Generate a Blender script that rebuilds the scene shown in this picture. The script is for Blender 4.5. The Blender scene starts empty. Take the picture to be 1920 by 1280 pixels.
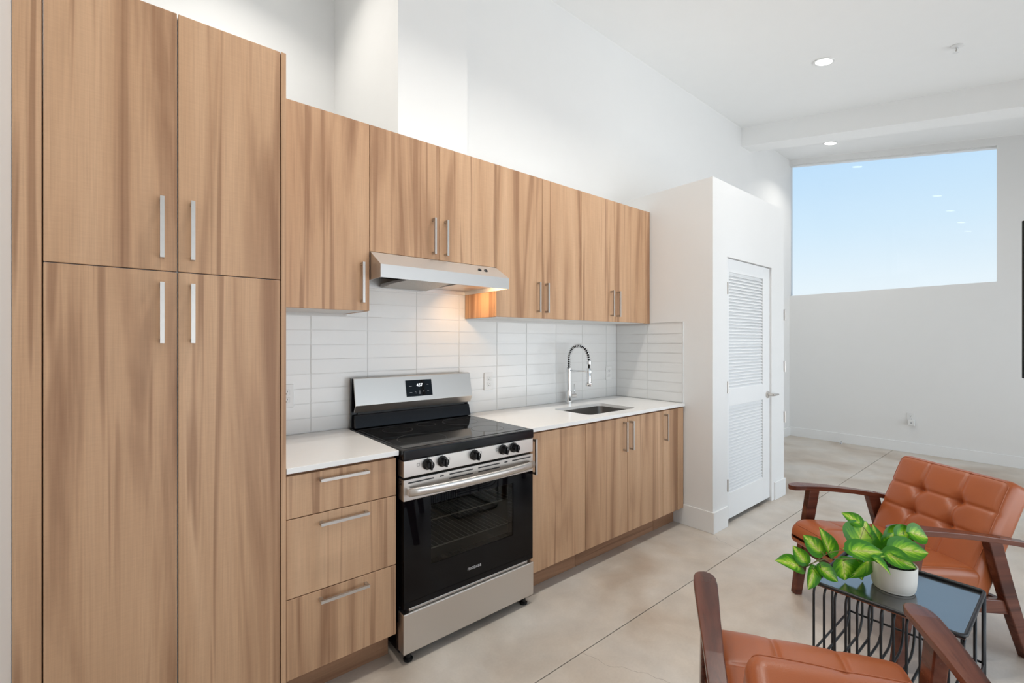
import bpy, bmesh, math, random
from mathutils import Vector, Matrix, Euler, noise

random.seed(7)
S = bpy.context.scene
COL = S.collection

# ------------------------------------------------------------------ camera
cam_d = bpy.data.cameras.new('camera')
cam = bpy.data.objects.new('camera', cam_d)
COL.objects.link(cam)
cam_d.sensor_width = 36.0
cam_d.lens = 845.85 / 1920 * 36.0
cam_d.clip_start = 0.02
cam.location = (-0.093, -2.4342, 1.3807)
cam.rotation_euler = (math.radians(90), 0, math.radians(50.52 - 90))
S.camera = cam

# ------------------------------------------------------------------ exposure
S.view_settings.view_transform = 'Standard'
S.view_settings.look = 'None'
S.view_settings.gamma = 1.0
S.view_settings.use_curve_mapping = False
S.view_settings.exposure = 0.18

# ------------------------------------------------------------------ sky
W = bpy.data.worlds.new('sky')
S.world = W
W.use_nodes = True
nt = W.node_tree
nt.nodes.clear()
wo = nt.nodes.new('ShaderNodeOutputWorld')
wb = nt.nodes.new('ShaderNodeBackground')
wt = nt.nodes.new('ShaderNodeTexCoord')
ws = nt.nodes.new('ShaderNodeSeparateXYZ')
wr = nt.nodes.new('ShaderNodeValToRGB')
nt.links.new(wt.outputs['Generated'], ws.inputs[0])
nt.links.new(ws.outputs['Z'], wr.inputs[0])
nt.links.new(wr.outputs[0], wb.inputs[0])
nt.links.new(wb.outputs[0], wo.inputs[0])
e = wr.color_ramp.elements
e[0].position = 0.02; e[0].color = (0.93, 0.97, 1.0, 1)
e[1].position = 1.0; e[1].color = (0.26, 0.52, 0.95, 1)
for p, c in ((0.10, (0.84, 0.945, 1.0, 1)), (0.20, (0.68, 0.865, 1.0, 1)), (0.33, (0.54, 0.775, 1.0, 1))):
    q = e.new(p); q.color = c
wb.inputs[1].default_value = 0.88

# ------------------------------------------------------------------ added fill light, unseen, shining up through invented glazing behind the seating
FILL_POWER = 156
ld = bpy.data.lights.new('added_fill_light', 'AREA')
ld.shape = 'RECTANGLE'; ld.size = 7.3; ld.size_y = 2.75
ld.energy = FILL_POWER; ld.color = (0.93, 0.97, 1.0)
lo = bpy.data.objects.new('added_fill_light', ld)
COL.objects.link(lo)
lo.location = (3.5, -5.0, 1.0); lo.rotation_euler = (math.radians(140), 0, 0)
LAMP_POWER = 11.5

# ================================================================== materials
MATS = {}
def srgb(r, g, b):
    f = lambda c: (c / 255 / 12.92) if c / 255 <= 0.04045 else ((c / 255 + 0.055) / 1.055) ** 2.4
    return (f(r), f(g), f(b), 1)

def new_mat(name):
    m = bpy.data.materials.new(name); m.use_nodes = True
    n = m.node_tree; b = n.nodes['Principled BSDF']
    MATS[name] = m
    return m, n, b

def N(n, t, **k):
    x = n.nodes.new(t)
    for a, v in k.items(): setattr(x, a, v)
    return x

def plain(name, col, rough=0.5, metal=0.0, spec=0.5, coat=0.0, var=0.03, scale=8, bump=0.0, bscale=200, stretch=None):
    """solid colour with a faint procedural variation and optional fine relief"""
    m, n, b = new_mat(name)
    L = n.links.new
    tc = N(n, 'ShaderNodeTexCoord'); mp = N(n, 'ShaderNodeMapping')
    if stretch: mp.inputs['Scale'].default_value = stretch
    L(tc.outputs['Object'], mp.inputs[0])
    nz = N(n, 'ShaderNodeTexNoise'); nz.inputs['Scale'].default_value = scale; nz.inputs['Detail'].default_value = 3
    L(mp.outputs[0], nz.inputs['Vector'])
    mx = N(n, 'ShaderNodeMix', data_type='RGBA')
    mx.inputs['A'].default_value = tuple(c * (1 - var) for c in col[:3]) + (1,)
    mx.inputs['B'].default_value = tuple(min(1, c * (1 + var)) for c in col[:3]) + (1,)
    L(nz.outputs[0], mx.inputs['Factor']); L(mx.outputs['Result'], b.inputs['Base Color'])
    b.inputs['Roughness'].default_value = rough; b.inputs['Metallic'].default_value = metal
    b.inputs['Specular IOR Level'].default_value = spec; b.inputs['Coat Weight'].default_value = coat
    if bump:
        n2 = N(n, 'ShaderNodeTexNoise'); n2.inputs['Scale'].default_value = bscale
        L(mp.outputs[0], n2.inputs['Vector'])
        bp = N(n, 'ShaderNodeBump'); bp.inputs['Strength'].default_value = bump; bp.inputs['Distance'].default_value = 0.002
        L(n2.outputs[0], bp.inputs['Height']); L(bp.outputs[0], b.inputs['Normal'])
    return m

def wood(name, light, mid, dark, sx=7.0, rough=0.5, fine=0.12, vert=2, streak=1.0, rnd=True):
    """grain running along axis `vert` of the object"""
    m, n, b = new_mat(name); L = n.links.new
    tc = N(n, 'ShaderNodeTexCoord'); oi = N(n, 'ShaderNodeObjectInfo')
    mul = N(n, 'ShaderNodeMath', operation='MULTIPLY'); mul.inputs[1].default_value = 37.0 if rnd else 0.0
    L(oi.outputs['Random'], mul.inputs[0])
    add = N(n, 'ShaderNodeVectorMath', operation='ADD')
    L(tc.outputs['Object'], add.inputs[0]); L(mul.outputs[0], add.inputs[1])
    def layer(across, along, detail, dist=0.0):
        mp = N(n, 'ShaderNodeMapping'); s = [across] * 3; s[vert] = along
        mp.inputs['Scale'].default_value = s
        L(add.outputs[0], mp.inputs[0])
        z = N(n, 'ShaderNodeTexNoise'); z.inputs['Scale'].default_value = 1; z.inputs['Detail'].default_value = detail
        z.inputs['Distortion'].default_value = dist
        L(mp.outputs[0], z.inputs['Vector']); return z.outputs[0]
    broad = layer(sx, 0.45, 4, 0.9)
    narrow = layer(sx * 4.2, 0.55, 2, 0.5)
    grain = layer(260, 5, 2); saw = layer(30, 420, 1)
    r1 = N(n, 'ShaderNodeValToRGB'); c = r1.color_ramp.elements
    c[0].position = 0.33; c[0].color = dark; c[1].position = 0.70; c[1].color = light
    k = c.new(0.47); k.color = mid
    L(broad, r1.inputs[0])
    r2 = N(n, 'ShaderNodeValToRGB'); c = r2.color_ramp.elements
    c[0].position = 0.33; c[0].color = (1, 1, 1, 1); c[1].position = 0.41; c[1].color = (0, 0, 0, 1)
    L(narrow, r2.inputs[0])
    m0 = N(n, 'ShaderNodeMath', operation='MULTIPLY'); m0.inputs[1].default_value = 0.75 * streak; L(r2.outputs[0], m0.inputs[0])
    x1 = N(n, 'ShaderNodeMix', data_type='RGBA'); L(m0.outputs[0], x1.inputs['Factor'])
    L(r1.outputs[0], x1.inputs['A']); x1.inputs['B'].default_value = dark
    av = N(n, 'ShaderNodeMath', operation='MULTIPLY_ADD'); L(saw, av.inputs[0]); av.inputs[1].default_value = 0.35
    gp_ = N(n, 'ShaderNodeMath', operation='ADD'); L(grain, gp_.inputs[0]); gp_.inputs[1].default_value = 0.325; L(gp_.outputs[0], av.inputs[2])
    mr = N(n, 'ShaderNodeMapRange'); mr.inputs['From Min'].default_value = 0.6; mr.inputs['From Max'].default_value = 1.4
    mr.inputs['To Min'].default_value = 1 - fine; mr.inputs['To Max'].default_value = 1 + fine
    L(av.outputs[0], mr.inputs['Value'])
    vm = N(n, 'ShaderNodeVectorMath', operation='SCALE'); L(x1.outputs['Result'], vm.inputs[0]); L(mr.outputs[0], vm.inputs['Scale'])
    L(vm.outputs[0], b.inputs['Base Color'])
    bp = N(n, 'ShaderNodeBump'); bp.inputs['Strength'].default_value = 0.08; bp.inputs['Distance'].default_value = 0.001
    L(grain, bp.inputs['Height']); L(bp.outputs[0], b.inputs['Normal'])
    b.inputs['Roughness'].default_value = rough; b.inputs['Specular IOR Level'].default_value = 0.4
    return m

WALL = plain('wall_paint', (0.815, 0.813, 0.803, 1), 0.75, var=0.01, bump=0.05, bscale=300)
CEIL = plain('ceiling_paint', (0.92, 0.92, 0.91, 1), 0.85, var=0.01)
TRIM = plain('trim_paint', (0.84, 0.845, 0.84, 1), 0.4, var=0.01)
DOORW = plain('door_paint', (0.85, 0.855, 0.855, 1), 0.42, var=0.01)
WOOD = wood('cabinet_wood', srgb(206, 168, 134), srgb(193, 154, 120), srgb(152, 113, 84))
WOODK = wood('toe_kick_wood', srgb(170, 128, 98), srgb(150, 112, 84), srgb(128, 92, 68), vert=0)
WHITEB = plain('melamine', (0.82, 0.82, 0.81, 1), 0.5, var=0.01)
NICKEL = plain('brushed_nickel', (0.56, 0.53, 0.50, 1), 0.42, 1.0, var=0.05, scale=60)
CHROME = plain('chrome', (0.78, 0.79, 0.80, 1), 0.09, 1.0, var=0.01)
QUARTZ = plain('quartz', (0.88, 0.875, 0.86, 1), 0.22, var=0.015, scale=30)
GROUT = plain('grout', (0.70, 0.69, 0.67, 1), 0.8, var=0.03, scale=60)
BLACKE = plain('black_enamel', (0.006, 0.006, 0.008, 1), 0.16, var=0.1, spec=0.35)
BLACKP = plain('black_plastic', (0.008, 0.008, 0.009, 1), 0.22, var=0.1, spec=0.35)
BLACKM = plain('black_powdercoat', (0.014, 0.016, 0.019, 1), 0.45, var=0.1, bump=0.1, bscale=900)
TRAYM = plain('tray_powdercoat', (0.014, 0.016, 0.018, 1), 0.17, var=0.1, spec=0.5)
TRAYM.node_tree.nodes['Principled BSDF'].inputs['IOR'].default_value = 3.2
WHITEP = plain('white_plastic', (0.80, 0.80, 0.79, 1), 0.35, var=0.01)
SLOT = plain('slot_dark', (0.03, 0.03, 0.03, 1), 0.6)
LEATHER = plain('tan_leather', srgb(166, 90, 50), 0.34, var=0.13, scale=5, bump=0.12, bscale=420)
SEAM = plain('leather_seam', srgb(118, 58, 30), 0.5, var=0.08)
DWOOD = wood('walnut_stain', srgb(116, 68, 50), srgb(94, 50, 36), srgb(70, 36, 26), sx=16, rough=0.26, fine=0.10, vert=0, streak=0.5)
POTM = plain('pot_ceramic', srgb(214, 210, 202), 0.7, var=0.04, scale=20)
STEMM = plain('stem', srgb(112, 118, 60), 0.55, var=0.15)
CAV = plain('oven_enamel', (0.11, 0.105, 0.10, 1), 0.35, var=0.3, scale=20)
PRINT = plain('print_white', (0.75, 0.75, 0.75, 1), 0.4)
PRINTG = plain('print_grey', (0.30, 0.31, 0.33, 1), 0.4)
PRINTK = plain('print_dark', (0.06, 0.06, 0.06, 1), 0.5)
RACKM = plain('rack_wire', (0.40, 0.39, 0.37, 1), 0.35, 0.4)
RING = plain('burner_ring', (0.045, 0.045, 0.045, 1), 0.3)
SOILM = plain('soil', (0.03, 0.032, 0.036, 1), 0.8, var=0.6, scale=120, bump=1.0, bscale=150)
FILTER = plain('mesh_filter', (0.50, 0.48, 0.45, 1), 0.45, 1.0, var=0.5, scale=350, bump=0.8, bscale=350)

def steel(name, stretch, col=(0.64, 0.605, 0.57, 1), rough=0.36):
    m, n, b = new_mat(name); L = n.links.new
    tc = N(n, 'ShaderNodeTexCoord'); mp = N(n, 'ShaderNodeMapping'); mp.inputs['Scale'].default_value = stretch
    L(tc.outputs['Object'], mp.inputs[0])
    z = N(n, 'ShaderNodeTexNoise'); z.inputs['Scale'].default_value = 1; z.inputs['Detail'].default_value = 2
    L(mp.outputs[0], z.inputs['Vector'])
    mr = N(n, 'ShaderNodeMapRange'); mr.inputs['To Min'].default_value = rough - 0.02; mr.inputs['To Max'].default_value = rough + 0.03
    L(z.outputs[0], mr.inputs['Value']); L(mr.outputs[0], b.inputs['Roughness'])
    b.inputs['Base Color'].default_value = col; b.inputs['Metallic'].default_value = 1
    
    return m
STEEL = steel('brushed_steel', (4, 400, 400))
HSTEEL = steel('hood_steel', (4, 400, 400), (0.60, 0.59, 0.58, 1), 0.48)
SINKM = steel('sink_steel', (300, 4, 4), (0.42, 0.40, 0.38, 1), 0.30)

def glossy_black(name, col, rough, spec=0.5):
    m, n, b = new_mat(name)
    tc = N(n, 'ShaderNodeTexCoord'); z = N(n, 'ShaderNodeTexNoise'); z.inputs['Scale'].default_value = 40
    n.links.new(tc.outputs['Object'], z.inputs['Vector'])
    mr = N(n, 'ShaderNodeMapRange'); mr.inputs['To Min'].default_value = rough * 0.8; mr.inputs['To Max'].default_value = rough * 1.2
    n.links.new(z.outputs[0], mr.inputs['Value']); n.links.new(mr.outputs[0], b.inputs['Roughness'])
    b.inputs['Base Color'].default_value = col; b.inputs['Specular IOR Level'].default_value = spec
    return m
BGLASS = glossy_black('black_glass', (0.003, 0.003, 0.004, 1), 0.03, 0.22)
COOKG = glossy_black('cooktop_glass', (0.006, 0.006, 0.006, 1), 0.05, 0.7)
SCREEN = glossy_black('tv_screen', (0.006, 0.008, 0.012, 1), 0.08)

def glass_mat(name, tint, ior=1.45, rough=0.0):
    m = bpy.data.materials.new(name); m.use_nodes = True; n = m.node_tree; n.nodes.clear()
    o = N(n, 'ShaderNodeOutputMaterial'); mx = N(n, 'ShaderNodeMixShader'); t = N(n, 'ShaderNodeBsdfTransparent')
    g = N(n, 'ShaderNodeBsdfGlossy'); f = N(n, 'ShaderNodeFresnel'); f.inputs[0].default_value = ior
    t.inputs[0].default_value = tint; g.inputs['Roughness'].default_value = rough
    n.links.new(f.outputs[0], mx.inputs[0]); n.links.new(t.outputs[0], mx.inputs[1]); n.links.new(g.outputs[0], mx.inputs[2])
    n.links.new(mx.outputs[0], o.inputs[0]); return m
PANE = glass_mat('window_glass', (0.98, 0.99, 1, 1), 1.35)
OVENG = glass_mat('oven_glass', (0.72, 0.70, 0.66, 1), 1.28, 0.02)

def emit(name, col, st):
    m = bpy.data.materials.new(name); m.use_nodes = True; n = m.node_tree; b = n.nodes['Principled BSDF']
    b.inputs['Base Color'].default_value = col; b.inputs['Emission Color'].default_value = col; b.inputs['Emission Strength'].default_value = st
    return m
LENS = emit('lamp_lens', (1, 0.97, 0.92, 1), 6)
HOODL = emit('hood_lamp_lens', (1, 0.86, 0.68, 1), 4)
DIGIT = emit('display_digits', (0.9, 0.95, 1, 1), 1.0)

def tile_mat():
    m, n, b = new_mat('glazed_tile'); L = n.links.new
    tc = N(n, 'ShaderNodeTexCoord'); oi = N(n, 'ShaderNodeObjectInfo')
    ad = N(n, 'ShaderNodeVectorMath', operation='ADD'); mu = N(n, 'ShaderNodeMath', operation='MULTIPLY'); mu.inputs[1].default_value = 91
    L(oi.outputs['Random'], mu.inputs[0]); L(tc.outputs['Object'], ad.inputs[0]); L(mu.outputs[0], ad.inputs[1])
    z = N(n, 'ShaderNodeTexNoise'); z.inputs['Scale'].default_value = 9; z.inputs['Detail'].default_value = 2
    L(ad.outputs[0], z.inputs['Vector'])
    bp = N(n, 'ShaderNodeBump'); bp.inputs['Strength'].default_value = 0.35; bp.inputs['Distance'].default_value = 0.008
    L(z.outputs[0], bp.inputs['Height']); L(bp.outputs[0], b.inputs['Normal'])
    r = N(n, 'ShaderNodeMapRange'); r.inputs['To Min'].default_value = 0.79; r.inputs['To Max'].default_value = 0.82
    L(oi.outputs['Random'], r.inputs['Value'])
    cb = N(n, 'ShaderNodeCombineColor'); L(r.outputs[0], cb.inputs[0]); L(r.outputs[0], cb.inputs[1])
    s2 = N(n, 'ShaderNodeMath', operation='MULTIPLY'); s2.inputs[1].default_value = 0.985; L(r.outputs[0], s2.inputs[0]); L(s2.outputs[0], cb.inputs[2])
    L(cb.outputs[0], b.inputs['Base Color']); b.inputs['Roughness'].default_value = 0.2
    return m
TILE = tile_mat()

def floor_mat():
    m, n, b = new_mat('polished_concrete'); L = n.links.new
    g = N(n, 'ShaderNodeNewGeometry')
    def nz(s, d, dist=0):
        z = N(n, 'ShaderNodeTexNoise'); z.inputs['Scale'].default_value = s; z.inputs['Detail'].default_value = d; z.inputs['Distortion'].default_value = dist
        L(g.outputs['Position'], z.inputs['Vector']); return z.outputs[0]
    a = nz(1.6, 5, 0.6); c = nz(6, 6, 0.3); f = nz(90, 4)
    r = N(n, 'ShaderNodeValToRGB'); e = r.color_ramp.elements
    e[0].position = 0.30; e[0].color = srgb(176, 159, 142); e[1].position = 0.68; e[1].color = srgb(208, 202, 194)
    k = e.new(0.5); k.color = srgb(199, 189, 177)
    L(a, r.inputs[0])
    r2 = N(n, 'ShaderNodeMapRange'); r2.inputs['From Min'].default_value = 0.3; r2.inputs['From Max'].default_value = 0.7
    r2.inputs['To Min'].default_value = 0.90; r2.inputs['To Max'].default_value = 1.07; L(c, r2.inputs['Value'])
    r3 = N(n, 'ShaderNodeMapRange'); r3.inputs['To Min'].default_value = 0.93; r3.inputs['To Max'].default_value = 1.07; L(f, r3.inputs['Value'])
    v1 = N(n, 'ShaderNodeVectorMath', operation='SCALE'); L(r.outputs[0], v1.inputs[0]); L(r2.outputs[0], v1.inputs['Scale'])
    v2 = N(n, 'ShaderNodeVectorMath', operation='SCALE'); L(v1.outputs[0], v2.inputs[0]); L(r3.outputs[0], v2.inputs['Scale'])
    out = v2.outputs[0]
    # hairline cracks: wandering lines between two floor points
    sp = N(n, 'ShaderNodeSeparateXYZ'); L(g.outputs['Position'], sp.inputs[0])
    wob = nz(7, 4)
    def M(op, x, y):
        q = N(n, 'ShaderNodeMath', operation=op)
        for i, t in enumerate((x, y)):
            if t is None: continue
            if isinstance(t, (int, float)): q.inputs[i].default_value = t
            else: L(t, q.inputs[i])
        return q.outputs[0]
    for (x0, y0), (x1, y1) in (((1.42, -1.09), (1.62, -1.60)), ((3.06, -0.85), (2.96, -1.08))):
        dx, dy = x1 - x0, y1 - y0; l = math.hypot(dx, dy); dx /= l; dy /= l
        px = M('SUBTRACT', sp.outputs[0], x0); py = M('SUBTRACT', sp.outputs[1], y0)
        al = M('ADD', M('MULTIPLY', px, dx), M('MULTIPLY', py, dy))
        ac = M('ADD', M('MULTIPLY', px, -dy), M('MULTIPLY', py, dx))
        ac = M('ABSOLUTE', M('ADD', ac, M('MULTIPLY', M('SUBTRACT', wob, 0.5), 0.12)), None)
        k = M('MULTIPLY', M('LESS_THAN', ac, 0.0014), M('MULTIPLY', M('GREATER_THAN', al, 0), M('LESS_THAN', al, l)))
        mx = N(n, 'ShaderNodeMix', data_type='RGBA'); L(M('MULTIPLY', k, 0.55), mx.inputs['Factor']); L(out, mx.inputs['A'])
        mx.inputs['B'].default_value = srgb(120, 108, 98); out = mx.outputs['Result']
    L(out, b.inputs['Base Color'])
    rr = N(n, 'ShaderNodeMapRange'); rr.inputs['To Min'].default_value = 0.26; rr.inputs['To Max'].default_value = 0.44; L(c, rr.inputs['Value'])
    L(rr.outputs[0], b.inputs['Roughness'])
    bp = N(n, 'ShaderNodeBump'); bp.inputs['Strength'].default_value = 0.06; bp.inputs['Distance'].default_value = 0.002
    L(f, bp.inputs['Height']); L(bp.outputs[0], b.inputs['Normal'])
    return m
FLOOR = floor_mat()

def leaf_mat():
    m, n, b = new_mat('variegated_leaf'); L = n.links.new
    tc = N(n, 'ShaderNodeTexCoord'); oi = N(n, 'ShaderNodeObjectInfo')
    at = N(n, 'ShaderNodeAttribute'); at.attribute_name = 'leafuv'
    sp = N(n, 'ShaderNodeSeparateXYZ'); L(at.outputs['Vector'], sp.inputs[0])
    def M(op, x, y=None):
        q = N(n, 'ShaderNodeMath', operation=op)
        for i, t in enumerate((x, y)):
            if t is None: continue
            if isinstance(t, (int, float)): q.inputs[i].default_value = t
            else: L(t, q.inputs[i])
        return q.outputs[0]
    ax = M('ABSOLUTE', sp.outputs[0])
    # veins sweep from the midrib to the margin
    vv = N(n, 'ShaderNodeCombineXYZ'); L(M('MULTIPLY', M('SUBTRACT', sp.outputs[1], M('MULTIPLY', ax, 0.55)), 9.0), vv.inputs[0])
    L(M('MULTIPLY', sp.outputs[0], 1.2), vv.inputs[1]); L(M('MULTIPLY', oi.outputs['Random'], 31), vv.inputs[2])
    z = N(n, 'ShaderNodeTexNoise'); z.inputs['Scale'].default_value = 1; z.inputs['Detail'].default_value = 3; L(vv.outputs[0], z.inputs['Vector'])
    k = M('ADD', M('MULTIPLY', ax, 0.95), M('MULTIPLY', M('SUBTRACT', z.outputs[0], 0.5), 1.1))
    r = N(n, 'ShaderNodeValToRGB'); e = r.color_ramp.elements
    e[0].position = -0.0; e[0].color = srgb(228, 238, 140); e[1].position = 0.66; e[1].color = srgb(70, 140, 32)
    q = e.new(0.14); q.color = srgb(190, 224, 72); q = e.new(0.34); q.color = srgb(132, 200, 44)
    L(k, r.inputs[0])
    rib = M('LESS_THAN', ax, 0.02)
    mx = N(n, 'ShaderNodeMix', data_type='RGBA'); L(M('MULTIPLY', rib, 0.6), mx.inputs['Factor']); L(r.outputs[0], mx.inputs['A']); mx.inputs['B'].default_value = srgb(86, 96, 30)
    L(mx.outputs['Result'], b.inputs['Base Color']); b.inputs['Roughness'].default_value = 0.33
    tr = N(n, 'ShaderNodeBsdfTranslucent'); L(mx.outputs['Result'], tr.inputs[0])
    ms = N(n, 'ShaderNodeMixShader'); ms.inputs[0].default_value = 0.45
    o = n.nodes['Material Output']; L(b.outputs[0], ms.inputs[1]); L(tr.outputs[0], ms.inputs[2]); L(ms.outputs[0], o.inputs[0])
    return m
LEAF = leaf_mat()

# ================================================================== builders
def put(name, me, mat, parent=None, loc=(0, 0, 0), rot=None, smooth=False):
    me.name = name
    if mat is not None and not me.materials: me.materials.append(mat)
    if smooth:
        for p in me.polygons: p.use_smooth = True
    o = bpy.data.objects.new(name, me); COL.objects.link(o)
    o.location = loc
    if rot: o.rotation_euler = rot
    if parent: o.parent = parent
    return o

def bm_mesh(bm):
    me = bpy.data.meshes.new('m'); bmesh.ops.recalc_face_normals(bm, faces=bm.faces); bm.to_mesh(me); bm.free(); return me

def bm_box(bm, a, b):
    x0, y0, z0 = a; x1, y1, z1 = b
    v = [bm.verts.new(p) for p in ((x0, y0, z0), (x1, y0, z0), (x1, y1, z0), (x0, y1, z0), (x0, y0, z1), (x1, y0, z1), (x1, y1, z1), (x0, y1, z1))]
    for f in ((3, 2, 1, 0), (4, 5, 6, 7), (0, 1, 5, 4), (1, 2, 6, 5), (2, 3, 7, 6), (3, 0, 4, 7)): bm.faces.new([v[i] for i in f])

def box(name, a, b, mat, parent=None, bev=0.0, seg=2):
    """box between world/parent corners a and b, own origin at its centre"""
    a = [min(p, q) for p, q in zip(a, b)] if 0 else a
    lo = Vector([min(p, q) for p, q in zip(a, b)]); hi = Vector([max(p, q) for p, q in zip(a, b)])
    c = (lo + hi) / 2
    bm = bmesh.new(); bm_box(bm, lo - c, hi - c)
    if bev: bmesh.ops.bevel(bm, geom=bm.edges[:], offset=bev, segments=seg, profile=0.5, affect='EDGES')
    return put(name, bm_mesh(bm), mat, parent, c)

def boxes(name, lst, mat, parent=None, loc=(0, 0, 0)):
    bm = bmesh.new()
    for a, b in lst:
        bm_box(bm, [min(p, q) for p, q in zip(a, b)], [max(p, q) for p, q in zip(a, b)])
    return put(name, bm_mesh(bm), mat, parent, loc)

def bm_tube(bm, pts, r, sides=8, closed=False, cap=True):
    pts = [Vector(p) for p in pts]; n = len(pts); rings = []
    rr = r if isinstance(r, (list, tuple)) else [r] * n
    up = None
    for i, p in enumerate(pts):
        if closed: t = pts[(i + 1) % n] - pts[i - 1]
        else: t = pts[min(i + 1, n - 1)] - pts[max(i - 1, 0)]
        t.normalize()
        if up is None:
            up = t.orthogonal().normalized()
        else:
            up = up - t * up.dot(t)
            up = up.normalized() if up.length > 1e-6 else t.orthogonal().normalized()
        s = t.cross(up)
        rings.append([bm.verts.new(p + (up * math.cos(2 * math.pi * k / sides) + s * math.sin(2 * math.pi * k / sides)) * rr[i]) for k in range(sides)])
    m = n if closed else n - 1
    for i in range(m):
        A, B = rings[i], rings[(i + 1) % n]
        for k in range(sides): bm.faces.new((A[k], A[(k + 1) % sides], B[(k + 1) % sides], B[k]))
    if cap and not closed:
        bm.faces.new(rings[0][::-1]); bm.faces.new(rings[-1])

def tube(name, pts, r, mat, parent=None, sides=8, closed=False):
    bm = bmesh.new(); bm_tube(bm, pts, r, sides, closed); o = put(name, bm_mesh(bm), mat, parent); 
    for p in o.data.polygons: p.use_smooth = len(p.vertices) == 4
    return o

def lathe(name, prof, mat, parent=None, loc=(0, 0, 0), rot=None, seg=32):
    bm = bmesh.new(); rings = []
    for r, z in prof:
        if r < 1e-6: rings.append([bm.verts.new((0, 0, z))])
        else: rings.append([bm.verts.new((r * math.cos(2 * math.pi * k / seg), r * math.sin(2 * math.pi * k / seg), z)) for k in range(seg)])
    for A, B in zip(rings, rings[1:]):
        for k in range(seg):
            k2 = (k + 1) % seg
            q = [A[k % len(A)], A[k2 % len(A)], B[k2 % len(B)], B[k % len(B)]]
            u = []
            for v in q:
                if v not in u: u.append(v)
            if len(u) > 2: bm.faces.new(u)
    o = put(name, bm_mesh(bm), mat, parent, loc, rot)
    for p in o.data.polygons: p.use_smooth = True
    o.data.set_sharp_from_angle(angle=math.radians(40))
    return o

def prism(name, poly, axis, a, b, mat, parent=None, bev=0.0, loc=(0, 0, 0)):
    """extrude a 2D outline along axis from a to b; outline is in the other two axes, in order"""
    bm = bmesh.new()
    def P(u, v, w):
        return {0: (w, u, v), 1: (u, w, v), 2: (u, v, w)}[axis]
    A = [bm.verts.new(P(u, v, a)) for u, v in poly]; B = [bm.verts.new(P(u, v, b)) for u, v in poly]
    bm.faces.new(A); bm.faces.new(B[::-1]); n = len(poly)
    for i in range(n): bm.faces.new((A[i], B[i], B[(i + 1) % n], A[(i + 1) % n]))
    bmesh.ops.recalc_face_normals(bm, faces=bm.faces)
    if bev: bmesh.ops.bevel(bm, geom=bm.edges[:], offset=bev, segments=2, profile=0.5, affect='EDGES')
    return put(name, bm_mesh(bm), mat, parent, loc)

def empty(name, loc=(0, 0, 0), rz=0.0):
    o = bpy.data.objects.new(name, None); COL.objects.link(o); o.location = loc; o.rotation_euler = (0, 0, rz); o.empty_display_size = 0.1
    return o

def tag(o, label, cat, group=None):
    o['label'] = label; o['category'] = cat
    if group: o['group'] = group
    return o

def struct(o, label=None, cat=None):
    o['kind'] = 'structure'
    if label: o['label'] = label
    if cat: o['category'] = cat
    return o

def copy_tree(o, parent=None):
    c = o.copy(); COL.objects.link(c); c.parent = parent
    for ch in list(o.children): copy_tree(ch, c)
    return c

def text_mesh(body, size, depth=0.0003):
    cu = bpy.data.curves.new('t', 'FONT'); cu.body = body; cu.size = size; cu.align_x = 'CENTER'; cu.align_y = 'CENTER'; cu.extrude = depth
    ob = bpy.data.objects.new('t', cu); COL.objects.link(ob)
    me = bpy.data.meshes.new_from_object(ob); bpy.data.objects.remove(ob); bpy.data.curves.remove(cu)
    return me

# ================================================================== room shell
XL, XF = -0.362, 7.30          # left and far wall planes
YB, YR = 0.10, -4.20           # kitchen wall plane and wall behind the seating
SL = 0.188                     # roof slope
zc = lambda y: 4.055 + (y - 0.1) * SL
XE, YPF = 3.085, -0.849        # closet block: kitchen-side face and front face
T = 0.12

fl = struct(box('floor', (XL - T, YR - T, -0.15), (XF + T, 1.45, -0.012), FLOOR), 'polished beige concrete floor with one long saw-cut joint', 'floor')
def child_world(name, a, b, mat, root, bev=0.0):
    o = box(name, a, b, mat, None, bev); o.parent = root; o.matrix_parent_inverse = Matrix.Translation(root.location).inverted(); return o
child_world('slab', (XL - T, -1.0825, -0.02), (XF + T, 1.45, 0.0), FLOOR, fl, 0.0015)
child_world('slab', (XL - T, YR - T, -0.02), (XF + T, -1.0865, 0.0), FLOOR, fl, 0.0015)

ce = prism('ceiling', [(1.45, zc(1.45)), (YR - T, zc(YR - T)), (YR - T, zc(YR - T) + 0.12), (1.45, zc(1.45) + 0.12)], 0, XL - T, XF + T, CEIL)
struct(ce, 'white ceiling sloping down away from the kitchen wall', 'ceiling')
struct(prism('trim_1', [(YB, zc(YB) + 0.01), (YR, zc(YR) + 0.01), (YR, zc(YR) - 0.232), (YB, zc(YB) - 0.232)], 0, 5.715, 5.99, CEIL), 'white dropped beam crossing the ceiling before the window', 'beam')

# kitchen-side walls: set-back wall right of the chase, the chase itself, and the deep recess above the pantry
struct(box('wall_kitchen', (1.541, YB, 0), (XF + T, YB + T, 4.2), WALL), 'white wall rising above the cabinets to the sloped ceiling', 'wall')
struct(boxes('wall_chase', [((1.06, 0.004, 2.40), (1.541, 1.12, 4.4))], WALL), 'white boxed chase standing proud above the upper cabinets', 'wall')
struct(box('wall_recess', (XL - T, 1.12, 0), (1.541, 1.25, 4.45), WALL), 'shaded white wall set back above the pantry cabinet', 'wall')
bs = struct(box('wall_backsplash', (XL, 0.0025, 0), (XE, YB, 2.40), GROUT), 'white tiled backsplash wall behind counters and range', 'wall')
struct(box('wall_left', (XL - T, YR - T, 0), (XL, 1.45, 4.5), WALL), 'white wall at the left edge beside the pantry', 'wall')

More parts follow.
